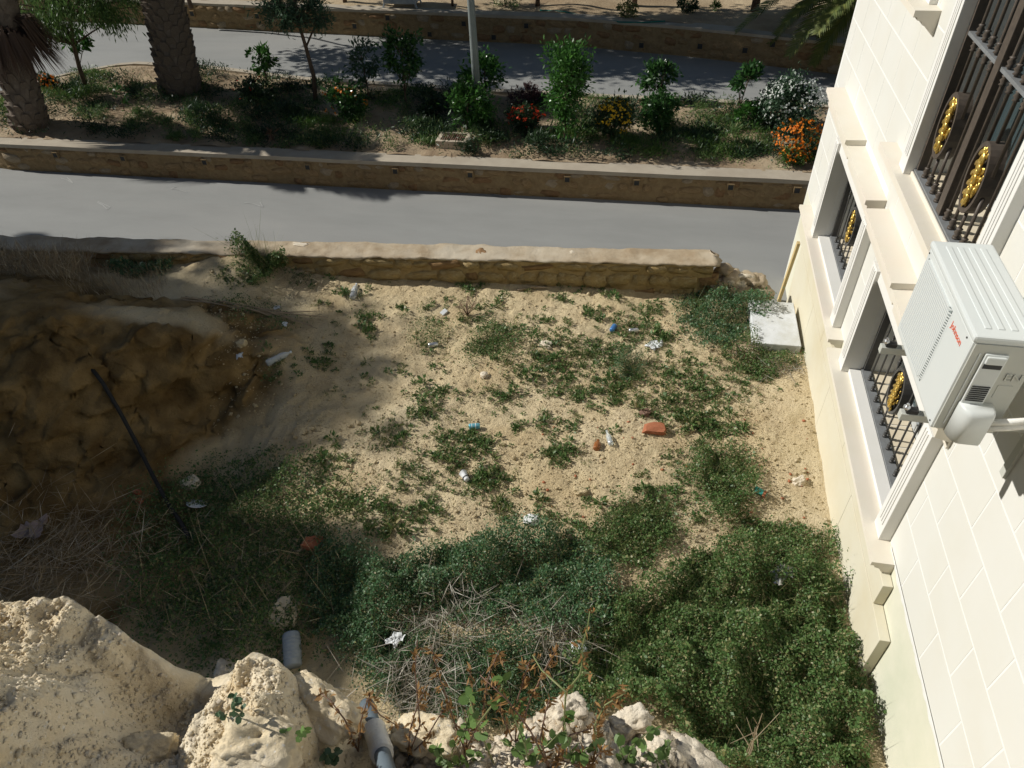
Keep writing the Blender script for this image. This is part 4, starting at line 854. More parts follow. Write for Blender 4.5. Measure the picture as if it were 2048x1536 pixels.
# thorny twig, fallen branch, stick, dead palm leaf
def twig(name, label, cat, base, n, h, spread, r, m='drywood', sub=3):
    mb = MB()
    for k in range(n):
        a = random.uniform(0, 6.28); t = Vector((math.cos(a)*spread*random.uniform(.3, 1), math.sin(a)*spread*random.uniform(.3, 1), h*random.uniform(.6, 1))); p0 = Vector((0, 0, -.01)); p1 = t*.5+Vector((random.uniform(-1, 1), random.uniform(-1, 1), 0))*spread*.15
        mb.tube([p0, p1, t], [r, r*.75, r*.35], 5)
        for j in range(sub):
            f = random.uniform(.3, .9); q = p1*(1-f)+t*f; d = Vector((random.uniform(-1, 1), random.uniform(-1, 1), random.uniform(.2, 1)))*h*.25; mb.tube([q, q+d], [r*.5, r*.25], 4)
    o = mb.build(name, m, label=label, cat=cat); o.location = tuple(base); return o
twig('thorny_twig', 'bare reddish thorny twig bush standing on open sand', 'dry bush', PT(935, 630), 12, .3, .2, .005, 'rust', 4)
twig('bare_twig', 'bare grey twig stub at the bottom near the house', 'twig', PT(1490, 1530), 3, .7, .12, .007)
mb = MB(); pa, pb = PT(350, 605), PT(690, 645)
for k in range(14):
    a = pa+(pb-pa)*random.uniform(0, .5); b = a+(pb-pa)*random.uniform(.25, .5); a[1] += random.uniform(-.1, .1); b[1] += random.uniform(-.2, .2); a[2] = hz1(a[0], a[1])+.03; b[2] = hz1(b[0], b[1])+.03; mid = (a+b)/2; mid[2] = hz1(mid[0], mid[1])+.07; mb.tube([a, mid, b], [.009, .008, .004], 6)
c = (pa+pb)/2; o = mb.build('fallen_branch', 'drywood', label='long thin fallen grey branch lying across the sand', cat='branch'); at(o, c); o.location = tuple(c)
a, b = PT(1035, 582), PT(1095, 578); mb = MB().tube([a+[0, 0, .015], (a+b)/2+[0, .03, .03], b+[0, 0, .02]], [.016, .018, .012], 7); o = mb.build('wood_stick', 'drywood', label='short crooked stick lying below the plot wall', cat='stick'); at(o, a); o.location = tuple(a)
c = PT(1470, 690); n = 44; an = np.linspace(-.9, .9, n)-1.0; D = np.stack([np.cos(an), np.sin(an), RNG.uniform(-.1, .2, n)], 1); o = leafobj('dead_palm_leaf', 'straw', [leaves(np.repeat(c[None]+[0, 0, .05], n, 0), D, rdir(n, 1.5), RNG.uniform(.25, .36, n), .022)], label='dead fan palm leaf lying left of the white slab', cat='palm leaf'); at(o, c); o.location = tuple(c)

# ------------------------------------------------------------------ litter and stones on the plot
def onground(o, p, dz=0, rot=(0, 0, 0)): o.location = (p[0], p[1], p[2]+dz); o.rotation_euler = rot; return o
BOTTLE = [(.0, 0), (.028, 0), (.041, .012), (.043, .04), (.040, .09), (.043, .12), (.043, .19), (.036, .235), (.018, .27), (.013, .285), (.013, .31)]
def lying(name, label, cat, p, ang, prof, m, cap=None, r=.043, smash=0, bands=None, n=18, group='litter on the plot', tilt=0.):
    t = thing(name, label, cat, (p[0], p[1], p[2]+r*.85), group); t.rotation_euler = (0, math.pi/2+tilt, ang)
    mb = MB().lathe(prof, n, close=False)
    if prof[0][0] > 0: mb.f.append(tuple(range(n-1, -1, -1)))
    mb.f.append(tuple(range((len(prof)-1)*n, len(prof)*n)))
    if smash: mb.v = [(x*(1+smash*math.sin(z*70)*.5), y*(1-smash*(.5+.5*math.sin(z*40+x*60))), z) for x, y, z in mb.v]
    mb.build('body', m, t, smooth=True)
    if cap: MB().lathe([(.0155, prof[-1][1]-.012), (.0155, prof[-1][1]+.008)], 14).build('cap', cap, t)
    for z0, z1, rr, mm in bands or []: MB().lathe([(rr, z0), (rr, z1)], n, close=False).build('band', mm, t, smooth=True)
    return t
CAN = [(.024, 0), (.031, .006), (.033, .014), (.033, .105), (.027, .118), (.026, .121)]
lying('plastic_bottle', 'clear plastic bottle standing out in the sun below the plot wall', 'bottle', PT(706, 600), 1.75, BOTTLE, 'plasticclear', 'paperwhite', bands=[(.1, .15, .0436, 'plasticclear')])
lying('plastic_bottle', 'clear plastic bottle lying half in shade on the left', 'bottle', PT(535, 732), .9, BOTTLE, 'plasticclear', 'paperwhite')
lying('glass_bottle', 'small clear bottle beside the brown one', 'bottle', PT(1222, 892), 1.9, [(0, 0), (.024, 0), (.029, .01), (.029, .11), (.014, .15), (.012, .2)], 'glassclear', r=.029)
lying('brown_bottle', 'short brown bottle on the sand left of the small clear bottle', 'bottle', PT(1192, 902), 1.5, [(0, 0), (.03, 0), (.034, .01), (.034, .08), (.018, .105), (.016, .13)], 'brownglass', r=.034)
lying('drink_can', 'teal striped can lying in the middle of the plot', 'can', PT(938, 857), .25, CAN, 'tealcan', r=.033, bands=[(.03, .036, .0334, 'paperwhite'), (.07, .078, .0334, 'paperwhite')])
lying('drink_can', 'bright blue can lying below the plot wall on the right', 'can', PT(1223, 665), 1.3, CAN, 'bluecan', r=.033, bands=[(.108, .116, .0332, 'canmetal')])
lying('drink_can', 'crumpled silver can among the small weeds', 'can', PT(857, 695), .4, CAN, 'canmetal', r=.03, smash=.35)
lying('drink_can', 'green can with a brown end on the bare path by the house', 'can', PT(1508, 982), -.5, CAN, 'greencan', r=.033, bands=[(.09, .121, .0336, 'brick')])
lying('paper_cup', 'crushed white paper cup with dark print in the middle', 'cup', PT(935, 965), 2.2, [(.0, 0), (.028, 0), (.03, .01), (.038, .08), (.041, .11), (.043, .112)], 'paperwhite', r=.036, smash=.3, bands=[(.03, .045, .0345, 'acdark')])
lying('drink_can', 'crushed shiny silver can right of the blue can', 'can', PT(1257, 666), .3, CAN, 'canmetal', r=.03, smash=.45)
onground(MB().box(-.045, .045, -.03, .03, 0, .028).build('cigarette_pack', 'paperwhite', bevel=.003, label='white cigarette pack lying in the sun near the thorny twig', cat='box', group='litter on the plot'), PT(888, 626), .002, (.25, -.2, 1.0))
onground(MB().box(-.05, .05, -.032, .032, 0, .006).build('white_card', 'paperwhite', label='flat white card at the edge of the shade on the left', cat='card', group='litter on the plot'), PT(570, 652), .018, (.3, .1, 1.9))
def chunk(name, label, cat, px, py, wpx, sq, m, seed, amp=.32, sub=3, group=None, fr=1.7):
    p = PT(px, py); r = wpx*pxm(p)/2; me = rockmesh(name, r/max(sq[0], .01)*.9, seed, sq, sub, amp, fr); [setattr(q, 'use_smooth', False) for q in me.polygons]; o = link(name, me, m, label=label, cat=cat, group=group); return onground(o, p, r*sq[2]*.35, (0, 0, random.uniform(-.4, .4)))
bk = stone_mesh(12); bk.name = 'brick'; bk.materials[0] = MT['brick']; [setattr(q, 'use_smooth', False) for q in bk.polygons]; o = link('brick', bk, None, label='broken orange brick lying among weeds right of the middle', cat='brick'); onground(o, PT(1308, 862), .03, (.12, .05, .12)); o.scale = (.23, .13, .08)
bk = stone_mesh(13); bk.name = 'brick'; bk.materials[0] = MT['brick']; [setattr(q, 'use_smooth', False) for q in bk.polygons]; o = link('brick', bk, None, label='red brick in the shade at the edge of the weeds', cat='brick'); onground(o, PT(630, 1095), .06, (.12, .05, .12)); o.scale = (.20, .13, .10)
chunk('foam_block', 'broken white foam block at the top of the lower weeds', 'foam', 1062, 1042, 42, (1, .7, .45), 'foam', 411, .25)
chunk('stone', 'pale angular stone on the bare path by the house', 'stone', 1597, 965, 34, (1, .7, .6), 'palerock', 421, group='stones on the plot')
chunk('stone', 'pale stone under the weeds in the upper middle', 'stone', 968, 753, 22, (1, .8, .7), 'palerock', 422, group='stones on the plot')
chunk('stone', 'flat pale stone right of the small dense weed patch', 'stone', 1092, 692, 32, (1, .7, .5), 'palerock', 423, group='stones on the plot')
chunk('stone', 'yellow stone between the middle weeds and the brown bottle', 'stone', 1160, 985, 30, (1, .8, .7), 'sand', 424, group='stones on the plot')
chunk('stone', 'dark lump painted for the shaded hole just above the orange brick', 'stone', 1290, 828, 28, (1, .8, .7), 'rust', 425, group='stones on the plot')  # dark colour stands in for the shaded inside of a hole
chunk('stone', 'small tan stone left of the white pack', 'stone', 710, 650, 18, (1, .8, .7), 'sand', 426, group='stones on the plot')
chunk('stone', 'rough white stone in the shade below the earth bank', 'stone', 382, 970, 46, (1, .8, .6), 'palerock', 427, group='stones on the plot')
chunk('stone', 'smooth pale stone in deep shade at the ledge edge', 'stone', 452, 1345, 50, (1, 1, .7), 'palerock', 428, group='stones on the plot')
chunk('stone', 'large tan stone in deep shade at the edge of the broad weed mass', 'stone', 575, 1232, 70, (.8, 1, .5), 'rock', 429, group='stones on the plot')
chunk('stone', 'round tan stone on the slope in the left shade', 'stone', 485, 690, 26, (1, .9, .8), 'sand', 430, group='stones on the plot')
for k, (px, py, w) in enumerate([(275, 985, 24), (280, 1003, 22)]): chunk('brick_shard', ['upper', 'lower'][k]+' of two red brick shards under the earth bank', 'brick shard', px, py, w, (1, .7, .5), 'brick', 440+k, .2, 2)
onground(MB().lathe([(.02, .004), (.06, .008), (.105, .024), (.107, .028), (.062, .013), (.02, .009)], 24).build('plate', 'foam', smooth=True, label='white plate tilted in the shade below the bank', cat='plate'), PT(395, 1012), .01, (-.5, .1, 0))
o = MB().lathe([(.065, 0), (.072, .01), (.073, .26), (.06, .28), (.03, .29)], 22).build('plastic_canister', 'bluewhite', smooth=True, label='grey ribbed plastic canister in deep shade behind the ledge', cat='canister'); p = PT(590, 1340); onground(o, p, .06, (0, 1.35, 2.0))
for k in range(7): MB().lathe([(.073, .04+k*.03), (.0765, .046+k*.03), (.0765, .052+k*.03), (.073, .058+k*.03)], 22, close=False).build('rib', 'bluewhite', o, smooth=True)
def crumple(name, label, cat, px, py, size, m, lift=.0, seed=0, group=None, rough=.5):
    c = PT(px, py); n = 12; u = np.linspace(-1, 1, n); U, Vv = np.meshgrid(u, u); k = rough
    X = size*.5*(U+.35*fbm(U*2.1, Vv*2.1, seed, 3, seed)); Y = size*.36*(Vv+.35*fbm(U*2.1, Vv*2.1, seed+5, 3, seed+3)); Z = size*k*(.35*np.abs(fbm(U*1.7, Vv*1.7, seed, 3, seed+7))+.12*fbm(U*5, Vv*5, 0, 2, seed+9))
    i_ = (np.arange(n-1)[:, None]*n+np.arange(n-1)[None]).ravel(); o = link(name, arr_mesh(name, np.stack([X, Y, Z], -1).reshape(-1, 3), np.stack([i_, i_+1, i_+1+n, i_+n], 1)), m, label=label, cat=cat, group=group)
    o.location = (c[0], c[1], c[2]+lift+.012); o.rotation_euler = (0, 0, seed*1.3); return o
crumple('foil_scrap', 'crumpled silver foil at the top of the largest weed mass', 'foil', 1557, 1166, .18, 'canmetal', .13, 3)
for k, (px, py, sz, lf, lab) in enumerate([(1310, 692, .17, 0, 'pale torn plastic scrap right of the round bush'), (480, 712, .11, 0, 'white paper scrap on the shaded slope'), (555, 617, .09, 0, 'white paper scrap beside the fallen branch'), (70, 1055, .30, 0, 'pinkish torn sack at the foot of the earth bank'), (1155, 1315, .12, .12, 'white plastic scrap among dead stalks at the bottom'), (795, 1292, .13, .1, 'white crumpled wrapper on the grey green weeds')]):
    crumple('plastic_scrap', lab, 'scrap', px, py, sz, 'paperwhite' if k != 3 else 'sack', lf, 20+k, 'litter on the plot')
pc_ = np.array([PT(*random.choice([(random.uniform(1480, 1620), random.uniform(820, 1060)), (random.uniform(1080, 1400), random.uniform(840, 1040))])) for k in range(60)])
pebbles('brick_crumbs', 'brick', pc_+[0, 0, .006], RNG.uniform(.006, .022, 60), kind='stuff', label='small red brick crumbs scattered over the sand')
# white slab against the house
ws = MB().box(-.27, .27, -.42, .42, 0, .22).build('white_slab', 'concwhite', bevel=.012, label='white painted concrete block standing beside the house corner', cat='concrete block'); c = P(1552, 655, .2); onground(ws, (1.645, 7.37, -.10), 0, (.03, 0, .02))
# black hose down the bank
hp = [PT(172, 722), PT(182, 735), PT(205, 765), PT(235, 815), PT(270, 880), PT(305, 950), PT(335, 1005), PT(362, 1045), PT(378, 1075)]
off = [-.03, .05, .10, .14, .18, .18, .14, .08, .03]
hp2 = []
for (px, py), o_, p in zip([(172, 722), (182, 735), (205, 765), (235, 815), (270, 880), (305, 950), (335, 1005), (362, 1045), (378, 1075)], off, hp):
    v = np.array([0, 0, CAMZ])-p; v /= np.linalg.norm(v); hp2.append(p+v*o_)
o = MB().tube(hp2, .021, 12).build('black_hose', 'rubber', smooth=True, label='thick black plastic hose hanging down the earth bank', cat='hose'); at(o, hp2[0]); o.location = tuple(hp2[0])

# ------------------------------------------------------------------ foreground plants on the ledge
def fore(label, base_px, stemsdef, leafm, nleaf, ll, kind, name='leafy_plant', m='greenstem', r=.0021):
    b = PL(*base_px); t = thing(name, label, 'plant', b, 'plants rooted on the ledge'); mb = MB(); LC, LD = [], []
    for pts in stemsdef:
        n = len(pts); ps = []
        for k, (px, py) in enumerate(pts): ps.append(PY(px, py, b[1]-.05+.07*k/max(1, n-1)))
        ps[0] = b+np.array([0, 0, -.01]) if pts[0] == tuple(base_px) else ps[0]
        mb.tube(ps, [r*(1-.5*k/max(1, n-1)) for k in range(n)], 6)
        for k in range(n-1):
            for j in range(nleaf):
                f = random.random()**.8; LC.append(ps[k]*(1-f)+ps[k+1]*f); LD.append(np.array(ps[k+1])-np.array(ps[k]))
    at(mb.build('stem', m, t, smooth=True), b)
    if LC:
        C = np.array(LC); n = len(C); D = unit(np.array(LD))*.3+rdir(n)*.9
        if kind == 'round':
            Nn = rdir(n, .4)+np.array([0, -.5, .6]); V, Fs = leaves(C, D, Nn, ll*RNG.uniform(.7, 1.2, n), ll*.8*RNG.uniform(.8, 1.15, n), six=True)
        else:
            D[:, 2] -= .5; parts = [leaves(C+RNG.normal(0, .003, (n, 3)), D+rdir(n)*.4, rdir(n), ll*RNG.uniform(.6, 1.3, n), ll*.3, .2) for _ in range(3)]; at(leafobj('dry_leaf', leafm, parts, t, kind='stuff'), b); return t
        [at(link('leaf', arr_mesh('leaf', V[q*6:q*6+6], np.arange(6)[None]), leafm, t), b) for q in range(n)]
    return t
fore('tall forked yellow green stem rising over the pointed limestone lump', (1128, 1500), [[(1128, 1500), (1128, 1440), (1132, 1384), (1160, 1350), (1166, 1320), (1164, 1295), (1176, 1250), (1180, 1222)], [(1132, 1384), (1105, 1360), (1083, 1340), (1065, 1310)], [(1166, 1345), (1186, 1347)]], 'drybrown', 2, .016, 'dry', 'dry_stem_plant')
fore('leafy green stem left of the pointed lump with round paired leaves', (990, 1530), [[(990, 1530), (955, 1450), (940, 1400), (935, 1385)], [(955, 1450), (1000, 1390), (1010, 1350)]], 'roundleaf', 6, .024, 'round')
fore('low round leaved plant in the bottom middle of the ledge', (1060, 1535), [[(1060, 1535), (1050, 1490), (1030, 1440), (1035, 1405)], [(1060, 1535), (1085, 1500), (1120, 1465)], [(1060, 1535), (1040, 1500), (1000, 1480)]], 'roundleaf', 5, .023, 'round')
fore('round leaved plant right of the pointed lump on the ledge', (1150, 1530), [[(1150, 1530), (1135, 1480), (1130, 1450), (1128, 1425)], [(1150, 1530), (1170, 1500), (1200, 1480)]], 'roundleaf', 5, .024, 'round')
fore('round leaved plant near the right end of the ledge', (1255, 1530), [[(1255, 1530), (1265, 1490), (1290, 1470), (1310, 1455)], [(1255, 1530), (1240, 1500), (1235, 1480)], [(1255, 1530), (1310, 1525), (1330, 1510)]], 'roundleaf', 5, .024, 'round')
fore('round leaved plant left of the middle of the ledge', (900, 1535), [[(900, 1535), (905, 1500), (930, 1460), (938, 1430)], [(900, 1535), (880, 1505), (870, 1490)], [(900, 1535), (940, 1520), (965, 1500)]], 'roundleaf', 5, .023, 'round')
fore('round leaved plant at the right end of the ledge rubble', (1340, 1535), [[(1340, 1535), (1330, 1500), (1345, 1480)], [(1340, 1535), (1300, 1510), (1285, 1490)]], 'roundleaf', 5, .023, 'round')
fore('dry stems crossing the ledge in front of the pointed lump', (1100, 1536), [[(1100, 1536), (1080, 1480), (1092, 1420), (1100, 1395)], [(1100, 1536), (1060, 1460), (1015, 1400), (960, 1350)], [(1100, 1536), (1140, 1470), (1190, 1455)]], 'drybrown', 6, .018, 'dry', 'dry_stem_plant', 'rust')
fore('small green sprout on the ledge above the tan boulder', (470, 1440), [[(470, 1440), (467, 1415), (465, 1395)], [(470, 1440), (485, 1420), (482, 1400)], [(470, 1440), (450, 1432), (430, 1425)]], 'silverleaf', 5, .018, 'round', r=.0013)
fore('two leaved green sprout beside the tan boulder', (575, 1480), [[(575, 1480), (570, 1465), (572, 1455)], [(600, 1478), (607, 1465), (608, 1455)]], 'roundleaf', 5, .018, 'round', r=.0013)
fore('round leaved sprout at the bottom left of the pipe', (660, 1525), [[(660, 1525), (655, 1510), (650, 1500)], [(660, 1525), (672, 1512), (680, 1500)]], 'silverleaf', 5, .022, 'round', r=.0013)
fore('dry brown weed arching left of the wrapped pipe', (715, 1500), [[(715, 1500), (722, 1440), (735, 1400), (745, 1380)], [(715, 1500), (690, 1440), (660, 1400), (640, 1385)], [(735, 1400), (760, 1430), (800, 1455)]], 'drybrown', 5, .02, 'dry', 'dry_stem_plant', 'rust')
fore('dry brown weed cluster right of the wrapped pipe', (815, 1510), [[(815, 1510), (820, 1460), (835, 1410), (850, 1380)], [(815, 1510), (850, 1480), (880, 1430), (900, 1400)], [(815, 1510), (840, 1450), (830, 1340), (835, 1280)]], 'drybrown', 5, .022, 'dry', 'dry_stem_plant', 'rust')
fore('dry brown stem leaning over the weeds in the bottom middle', (930, 1500), [[(930, 1500), (965, 1430), (975, 1360), (990, 1320), (998, 1300)], [(930, 1500), (900, 1420), (875, 1340), (862, 1290)], [(930, 1500), (945, 1400), (940, 1340)]], 'drybrown', 6, .02, 'dry', 'dry_stem_plant', 'rust')
fore('dry brown pods between the pipe and the pointed lump', (1030, 1490), [[(1030, 1490), (1035, 1400), (1050, 1350), (1060, 1320)], [(1030, 1490), (1060, 1400), (1095, 1330), (1110, 1305)], [(1030, 1490), (1000, 1420), (1005, 1380)]], 'drybrown', 6, .02, 'dry', 'dry_stem_plant', 'rust')
fore('dry brown weed over the knobbly lump on the right', (1190, 1500), [[(1190, 1500), (1190, 1450), (1210, 1410), (1245, 1390), (1258, 1375)], [(1190, 1500), (1195, 1460), (1200, 1430)]], 'drybrown', 6, .02, 'dry', 'dry_stem_plant', 'greenstem')
fore('dry brown leaves in the bottom middle of the ledge', (1180, 1535), [[(1180, 1535), (1165, 1510), (1150, 1500)], [(1180, 1535), (1195, 1510), (1215, 1500)], [(1180, 1535), (1120, 1520), (1115, 1500)]], 'drybrown', 7, .02, 'dry', 'dry_stem_plant', 'rust')

# ------------------------------------------------------------------ trees, shrubs and flowers in the planting bed
def crown_leaves(c, rad, n, ll, lw, K=22, sig=.2, droop=0., seed=0, hollow=.45):
    r = np.random.default_rng(seed); c = np.array(c); rad = np.array(rad, float)*np.ones(3)
    u = unit(r.normal(size=(K, 3)))*(hollow+(1-hollow)*r.random((K, 1))**.6); cl = u*rad*r.uniform(.75, 1.08, (K, 1))
    k = r.integers(0, K, n); sg = sig*rad.mean()*r.uniform(.6, 1.3, K); X = c+cl[k]+r.normal(size=(n, 3))*sg[k][:, None]
    D = unit(unit(X-c)*.7+r.normal(size=(n, 3))*.7+np.array([0, 0, -droop])); L = ll*np.exp(r.normal(0, .22, n)); return leaves(X, D, unit(r.normal(size=(n, 3))+np.array([0, 0, .7])), L, L*lw/ll, .15), c+cl
def plant(name, label, cat, base, crowns, leafm, n, ll, lw, stem=None, r0=.02, stemm='bark', flowers=None, group=None, seed=0, droop=0., sig=.2, K=22, hollow=.45):
    """crowns: [(centre offset, radii)], stem: polyline offsets"""
    t = thing(name, label, cat, base, group); mb = MB(); parts = []; 
    st = [Vector(q) for q in (stem or [(0, 0, -.05), (0, 0, crowns[0][0][2])])]; mb.tube(st, [r0*(1-.55*i/max(1, len(st)-1)) for i in range(len(st))], 7)
    fl = []
    for i, (c, rad) in enumerate(crowns):
        (V, Fs), cl = crown_leaves(c, rad, int(n/len(crowns)), ll, lw, K, sig, droop, seed*13+i, hollow); parts.append((V, Fs))
        for q in cl[:10]: 
            s = min(st, key=lambda a: (a-Vector(q)).length if a.z < q[2] else 9); mb.tube([s, (s+Vector(q))/2+Vector((0, 0, .02)), Vector(q)], [r0*.4, r0*.28, r0*.12], 5)
        fl.append((np.array(c), np.array(rad)*np.ones(3)))
    mb.build('trunk', stemm, t, smooth=True); leafobj('crown', leafm, parts, t, kind='stuff')
    if flowers:
        fm, fn, fs = flowers; P_ = []
        for c, rad in fl:
            u = rdir(int(fn/len(fl)), .5); u[:, 1] -= .2; u = unit(u); X = c+u*rad*RNG.uniform(.85, 1.1, (len(u), 1))
            for a in range(3): P_.append(leaves(X-u*fs*.1, rdir(len(X)), u, fs, fs*.8))
        leafobj('blossom', fm, P_, t, kind='stuff')
    return t
def G(px, py): return PG(px, py)
def off(b, px, py, dy=0.):                                 # offset of a pixel seen at the depth of base b
    q = PY(px, py, b[1]+dy); return tuple(q-b)
def shrub(name, label, cat, bpx, box, leafm, n, ll, lw, **kw):
    """box: x0, y0, x1, y1 of the crown in the photograph, standing at the depth of its base"""
    b = G(*bpx); x0, y0, x1, y1 = box; c = np.array(off(b, (x0+x1)/2, (y0+y1)/2)); s = pxm(b); rx = (x1-x0)/2*s; rz_ = (y1-y0)/2*s/.9
    stem = kw.pop('stem', None); st = [(0, 0, -.06)]+[off(b, *q) for q in stem]+[tuple(c)] if stem else [(0, 0, -.06), (c[0]*.5, 0, max(.03, c[2]*.5)), tuple(c)]
    return plant(name, label, cat, b, [(tuple(c), (rx*.85, min(rx, rz_)*.85, rz_*.85))], leafm, n, ll, lw, stem=st, **kw)
GS = 'saplings in the planting bed'; GB = 'shrubs in the planting bed'
shrub('sapling', 'small umbrella shaped sapling between the big palm and the thin tall tree', 'tree', (535, 166), (482, 92, 555, 140), 'citrus2', 420, .10, .05, stem=[(530, 145)], r0=.02, seed=1, group=GS, sig=.16, K=14)
shrub('sapling', 'pale leaved sapling left of the dark upright one', 'tree', (738, 195), (690, 80, 758, 160), 'silverleaf', 700, .09, .035, stem=[(733, 165)], r0=.018, seed=2, group=GS, K=16)
shrub('sapling', 'dark upright sapling left of the lamp post', 'tree', (813, 218), (766, 55, 842, 168), 'citrus', 1300, .085, .045, stem=[(810, 185)], r0=.022, seed=3, group=GS, K=20)
shrub('sapling', 'leafy sapling growing right behind the lamp post', 'tree', (972, 200), (922, 108, 1016, 186), 'citrus2', 1300, .085, .045, r0=.022, seed=4, group=GS)
shrub('sapling', 'sapling with two leaf clusters against the far road', 'tree', (1320, 208), (1277, 125, 1374, 188), 'citrus', 700, .10, .05, stem=[(1319, 185)], r0=.018, seed=5, group=GS, K=12, sig=.18)
shrub('sapling', 'thin staked sapling left of the white flowering bush', 'tree', (1470, 250), (1466, 136, 1526, 188), 'citrus', 480, .10, .05, stem=[(1480, 210)], r0=.018, seed=6, group=GS, K=10, sig=.18)
shrub('shrub', 'tall columnar leafy shrub in the middle right of the bed', 'shrub', (1130, 285), (1080, 85, 1185, 280), 'citrus2', 4200, .085, .03, r0=.03, seed=7, group=GB, K=34, sig=.17, hollow=.2)
shrub('shrub', 'bright leafy shrub in front of the lamp post', 'shrub', (935, 258), (880, 165, 990, 255), 'citrus2', 2600, .085, .03, r0=.025, seed=8, group=GB, K=24)
shrub('shrub', 'leafy shrub with orange tubular flowers left of the pale sapling', 'shrub', (690, 240), (640, 165, 740, 238), 'citrus', 1900, .07, .035, flowers=('orange', 26, .06), seed=9, group=GB)
shrub('shrub', 'dark low shrub between the dark sapling and the lamp post', 'shrub', (852, 240), (828, 178, 892, 238), 'darkleaf', 1500, .06, .03, seed=10, group=GB)
shrub('shrub', 'purple brown round shrub right of the lamp post', 'shrub', (1045, 215), (1008, 168, 1085, 212), 'purpleleaf', 1300, .07, .02, seed=11, group=GB)
shrub('shrub', 'yellow flowering bush right of the columnar shrub', 'shrub', (1228, 272), (1185, 198, 1272, 268), 'darkleaf', 1700, .06, .03, flowers=('yellow', 90, .05), seed=12, group=GB)
shrub('shrub', 'green bush beside the yellow flowering bush', 'shrub', (1318, 265), (1280, 190, 1362, 262), 'citrus', 1800, .075, .035, seed=13, group=GB)
shrub('shrub', 'large bush with white blossom against the house', 'shrub', (1590, 262), (1512, 155, 1665, 255), 'silverleaf', 4800, .06, .03, flowers=('whiteflower', 280, .042), seed=14, group=GB, K=34, sig=.16)
shrub('shrub', 'small green bush under the staked sapling', 'shrub', (1495, 255), (1465, 205, 1530, 252), 'citrus2', 900, .07, .03, seed=15, group=GB)
shrub('shrub', 'dark shrub with a few red flowers between palm and thin tree', 'shrub', (505, 205), (450, 150, 560, 205), 'darkleaf', 1400, .07, .03, flowers=('redflower', 8, .05), seed=16, group=GB)
GF = 'flower clumps in the planting bed'
shrub('flower_clump', 'orange marigold clump in front of the white flowering bush', 'flowers', (1605, 318), (1540, 240, 1655, 318), 'darkleaf', 1900, .05, .02, flowers=('orange', 150, .045), seed=17, group=GF)
shrub('flower_clump', 'low marigold clump at the wall coping by the house', 'flowers', (1590, 330), (1548, 290, 1630, 330), 'grass', 900, .05, .02, flowers=('orange', 60, .042), seed=18, group=GF)
shrub('flower_clump', 'red flowers in front of the purple brown shrub', 'flowers', (1050, 260), (1010, 212, 1095, 258), 'darkleaf', 1200, .05, .025, flowers=('redflower', 75, .045), seed=19, group=GF)
shrub('flower_clump', 'orange flowers beside the leaning palm trunk', 'flowers', (95, 185), (68, 150, 125, 185), 'darkleaf', 800, .06, .03, flowers=('orange', 60, .055), seed=20, group=GF)
shrub('shrub', 'tiny seedling on bare soil between the two palms', 'shrub', (248, 222), (225, 162, 256, 210), 'citrus', 90, .08, .035, r0=.01, seed=21, group=GB, K=5)
# ground cover
def cover(poly_list, n, h, ll, lw, m, name, label):
    PR = []
    for px, py, rx, ry, k in poly_list:
        q = np.stack([RNG.normal(px, rx*.5, k), RNG.normal(py, ry*.5, k)], 1); X = np.array([P(a, b, .06) for a, b in q]); PR.append(X)
    X = np.concatenate(PR); X = X[(X[:, 1] > wallY(X[:, 0])+.36) & (X[:, 1] < kerbY(X[:, 0])-.05)]; n = len(X)
    X[:, 2] = gz_(X[:, 0], X[:, 1])+RNG.random(n)**.7*h*np.clip(.7+.8*fbm(X[:, 0]*2, X[:, 1]*2, 0, 2, 191), .1, 1.5)
    D = rdir(n, .5); leafobj(name, m, [leaves(X, D, rdir(n, .4), ll*np.exp(RNG.normal(0, .3, n)), lw)], kind='stuff', label=label)
cover([(150, 195, 60, 22, 2600), (190, 160, 45, 14, 1500), (15, 225, 30, 26, 1300), (350, 190, 60, 16, 1500), (620, 250, 55, 26, 2400), (700, 275, 60, 16, 900), (800, 200, 70, 14, 900), (780, 215, 40, 20, 900), (870, 282, 60, 12, 900), (1000, 265, 60, 20, 700), (1120, 275, 60, 16, 1500), (1180, 270, 40, 20, 700), (1260, 295, 40, 14, 900), (1310, 305, 40, 14, 900), (1440, 245, 60, 20, 1200), (1440, 300, 70, 18, 1900), (1400, 280, 60, 24, 900), (1520, 280, 50, 24, 900), (1200, 200, 50, 10, 500), (530, 190, 70, 18, 900), (430, 245, 60, 20, 700), (1330, 262, 50, 20, 900)], 0, .16, .07, .012, 'grass', 'ground_cover', 'grassy green ground cover on the planting bed')
cover([(random.uniform(20, 1640), random.uniform(150, 330), random.uniform(20, 60), random.uniform(8, 20), random.randint(200, 700)) for k in range(105)], 0, .2, .085, .02, 'darkleaf', 'ground_cover', 'dark leafy low plants covering much of the planting bed')
cover([(random.uniform(20, 1640), random.uniform(170, 330), random.uniform(14, 40), random.uniform(6, 14), random.randint(150, 480)) for k in range(110)], 0, .16, .08, .014, 'weed', 'ground_cover', 'mid green tufts spread over the planting bed')
cover([(200, 240, 120, 20, 500), (350, 240, 100, 25, 500), (480, 230, 100, 25, 500), (560, 260, 60, 20, 300), (1000, 290, 200, 14, 500), (1370, 310, 60, 12, 400), (290, 150, 60, 12, 400), (700, 290, 80, 10, 300)], 0, .06, .06, .008, 'straw', 'dry_cover', 'dry stalks on the planting bed soil')
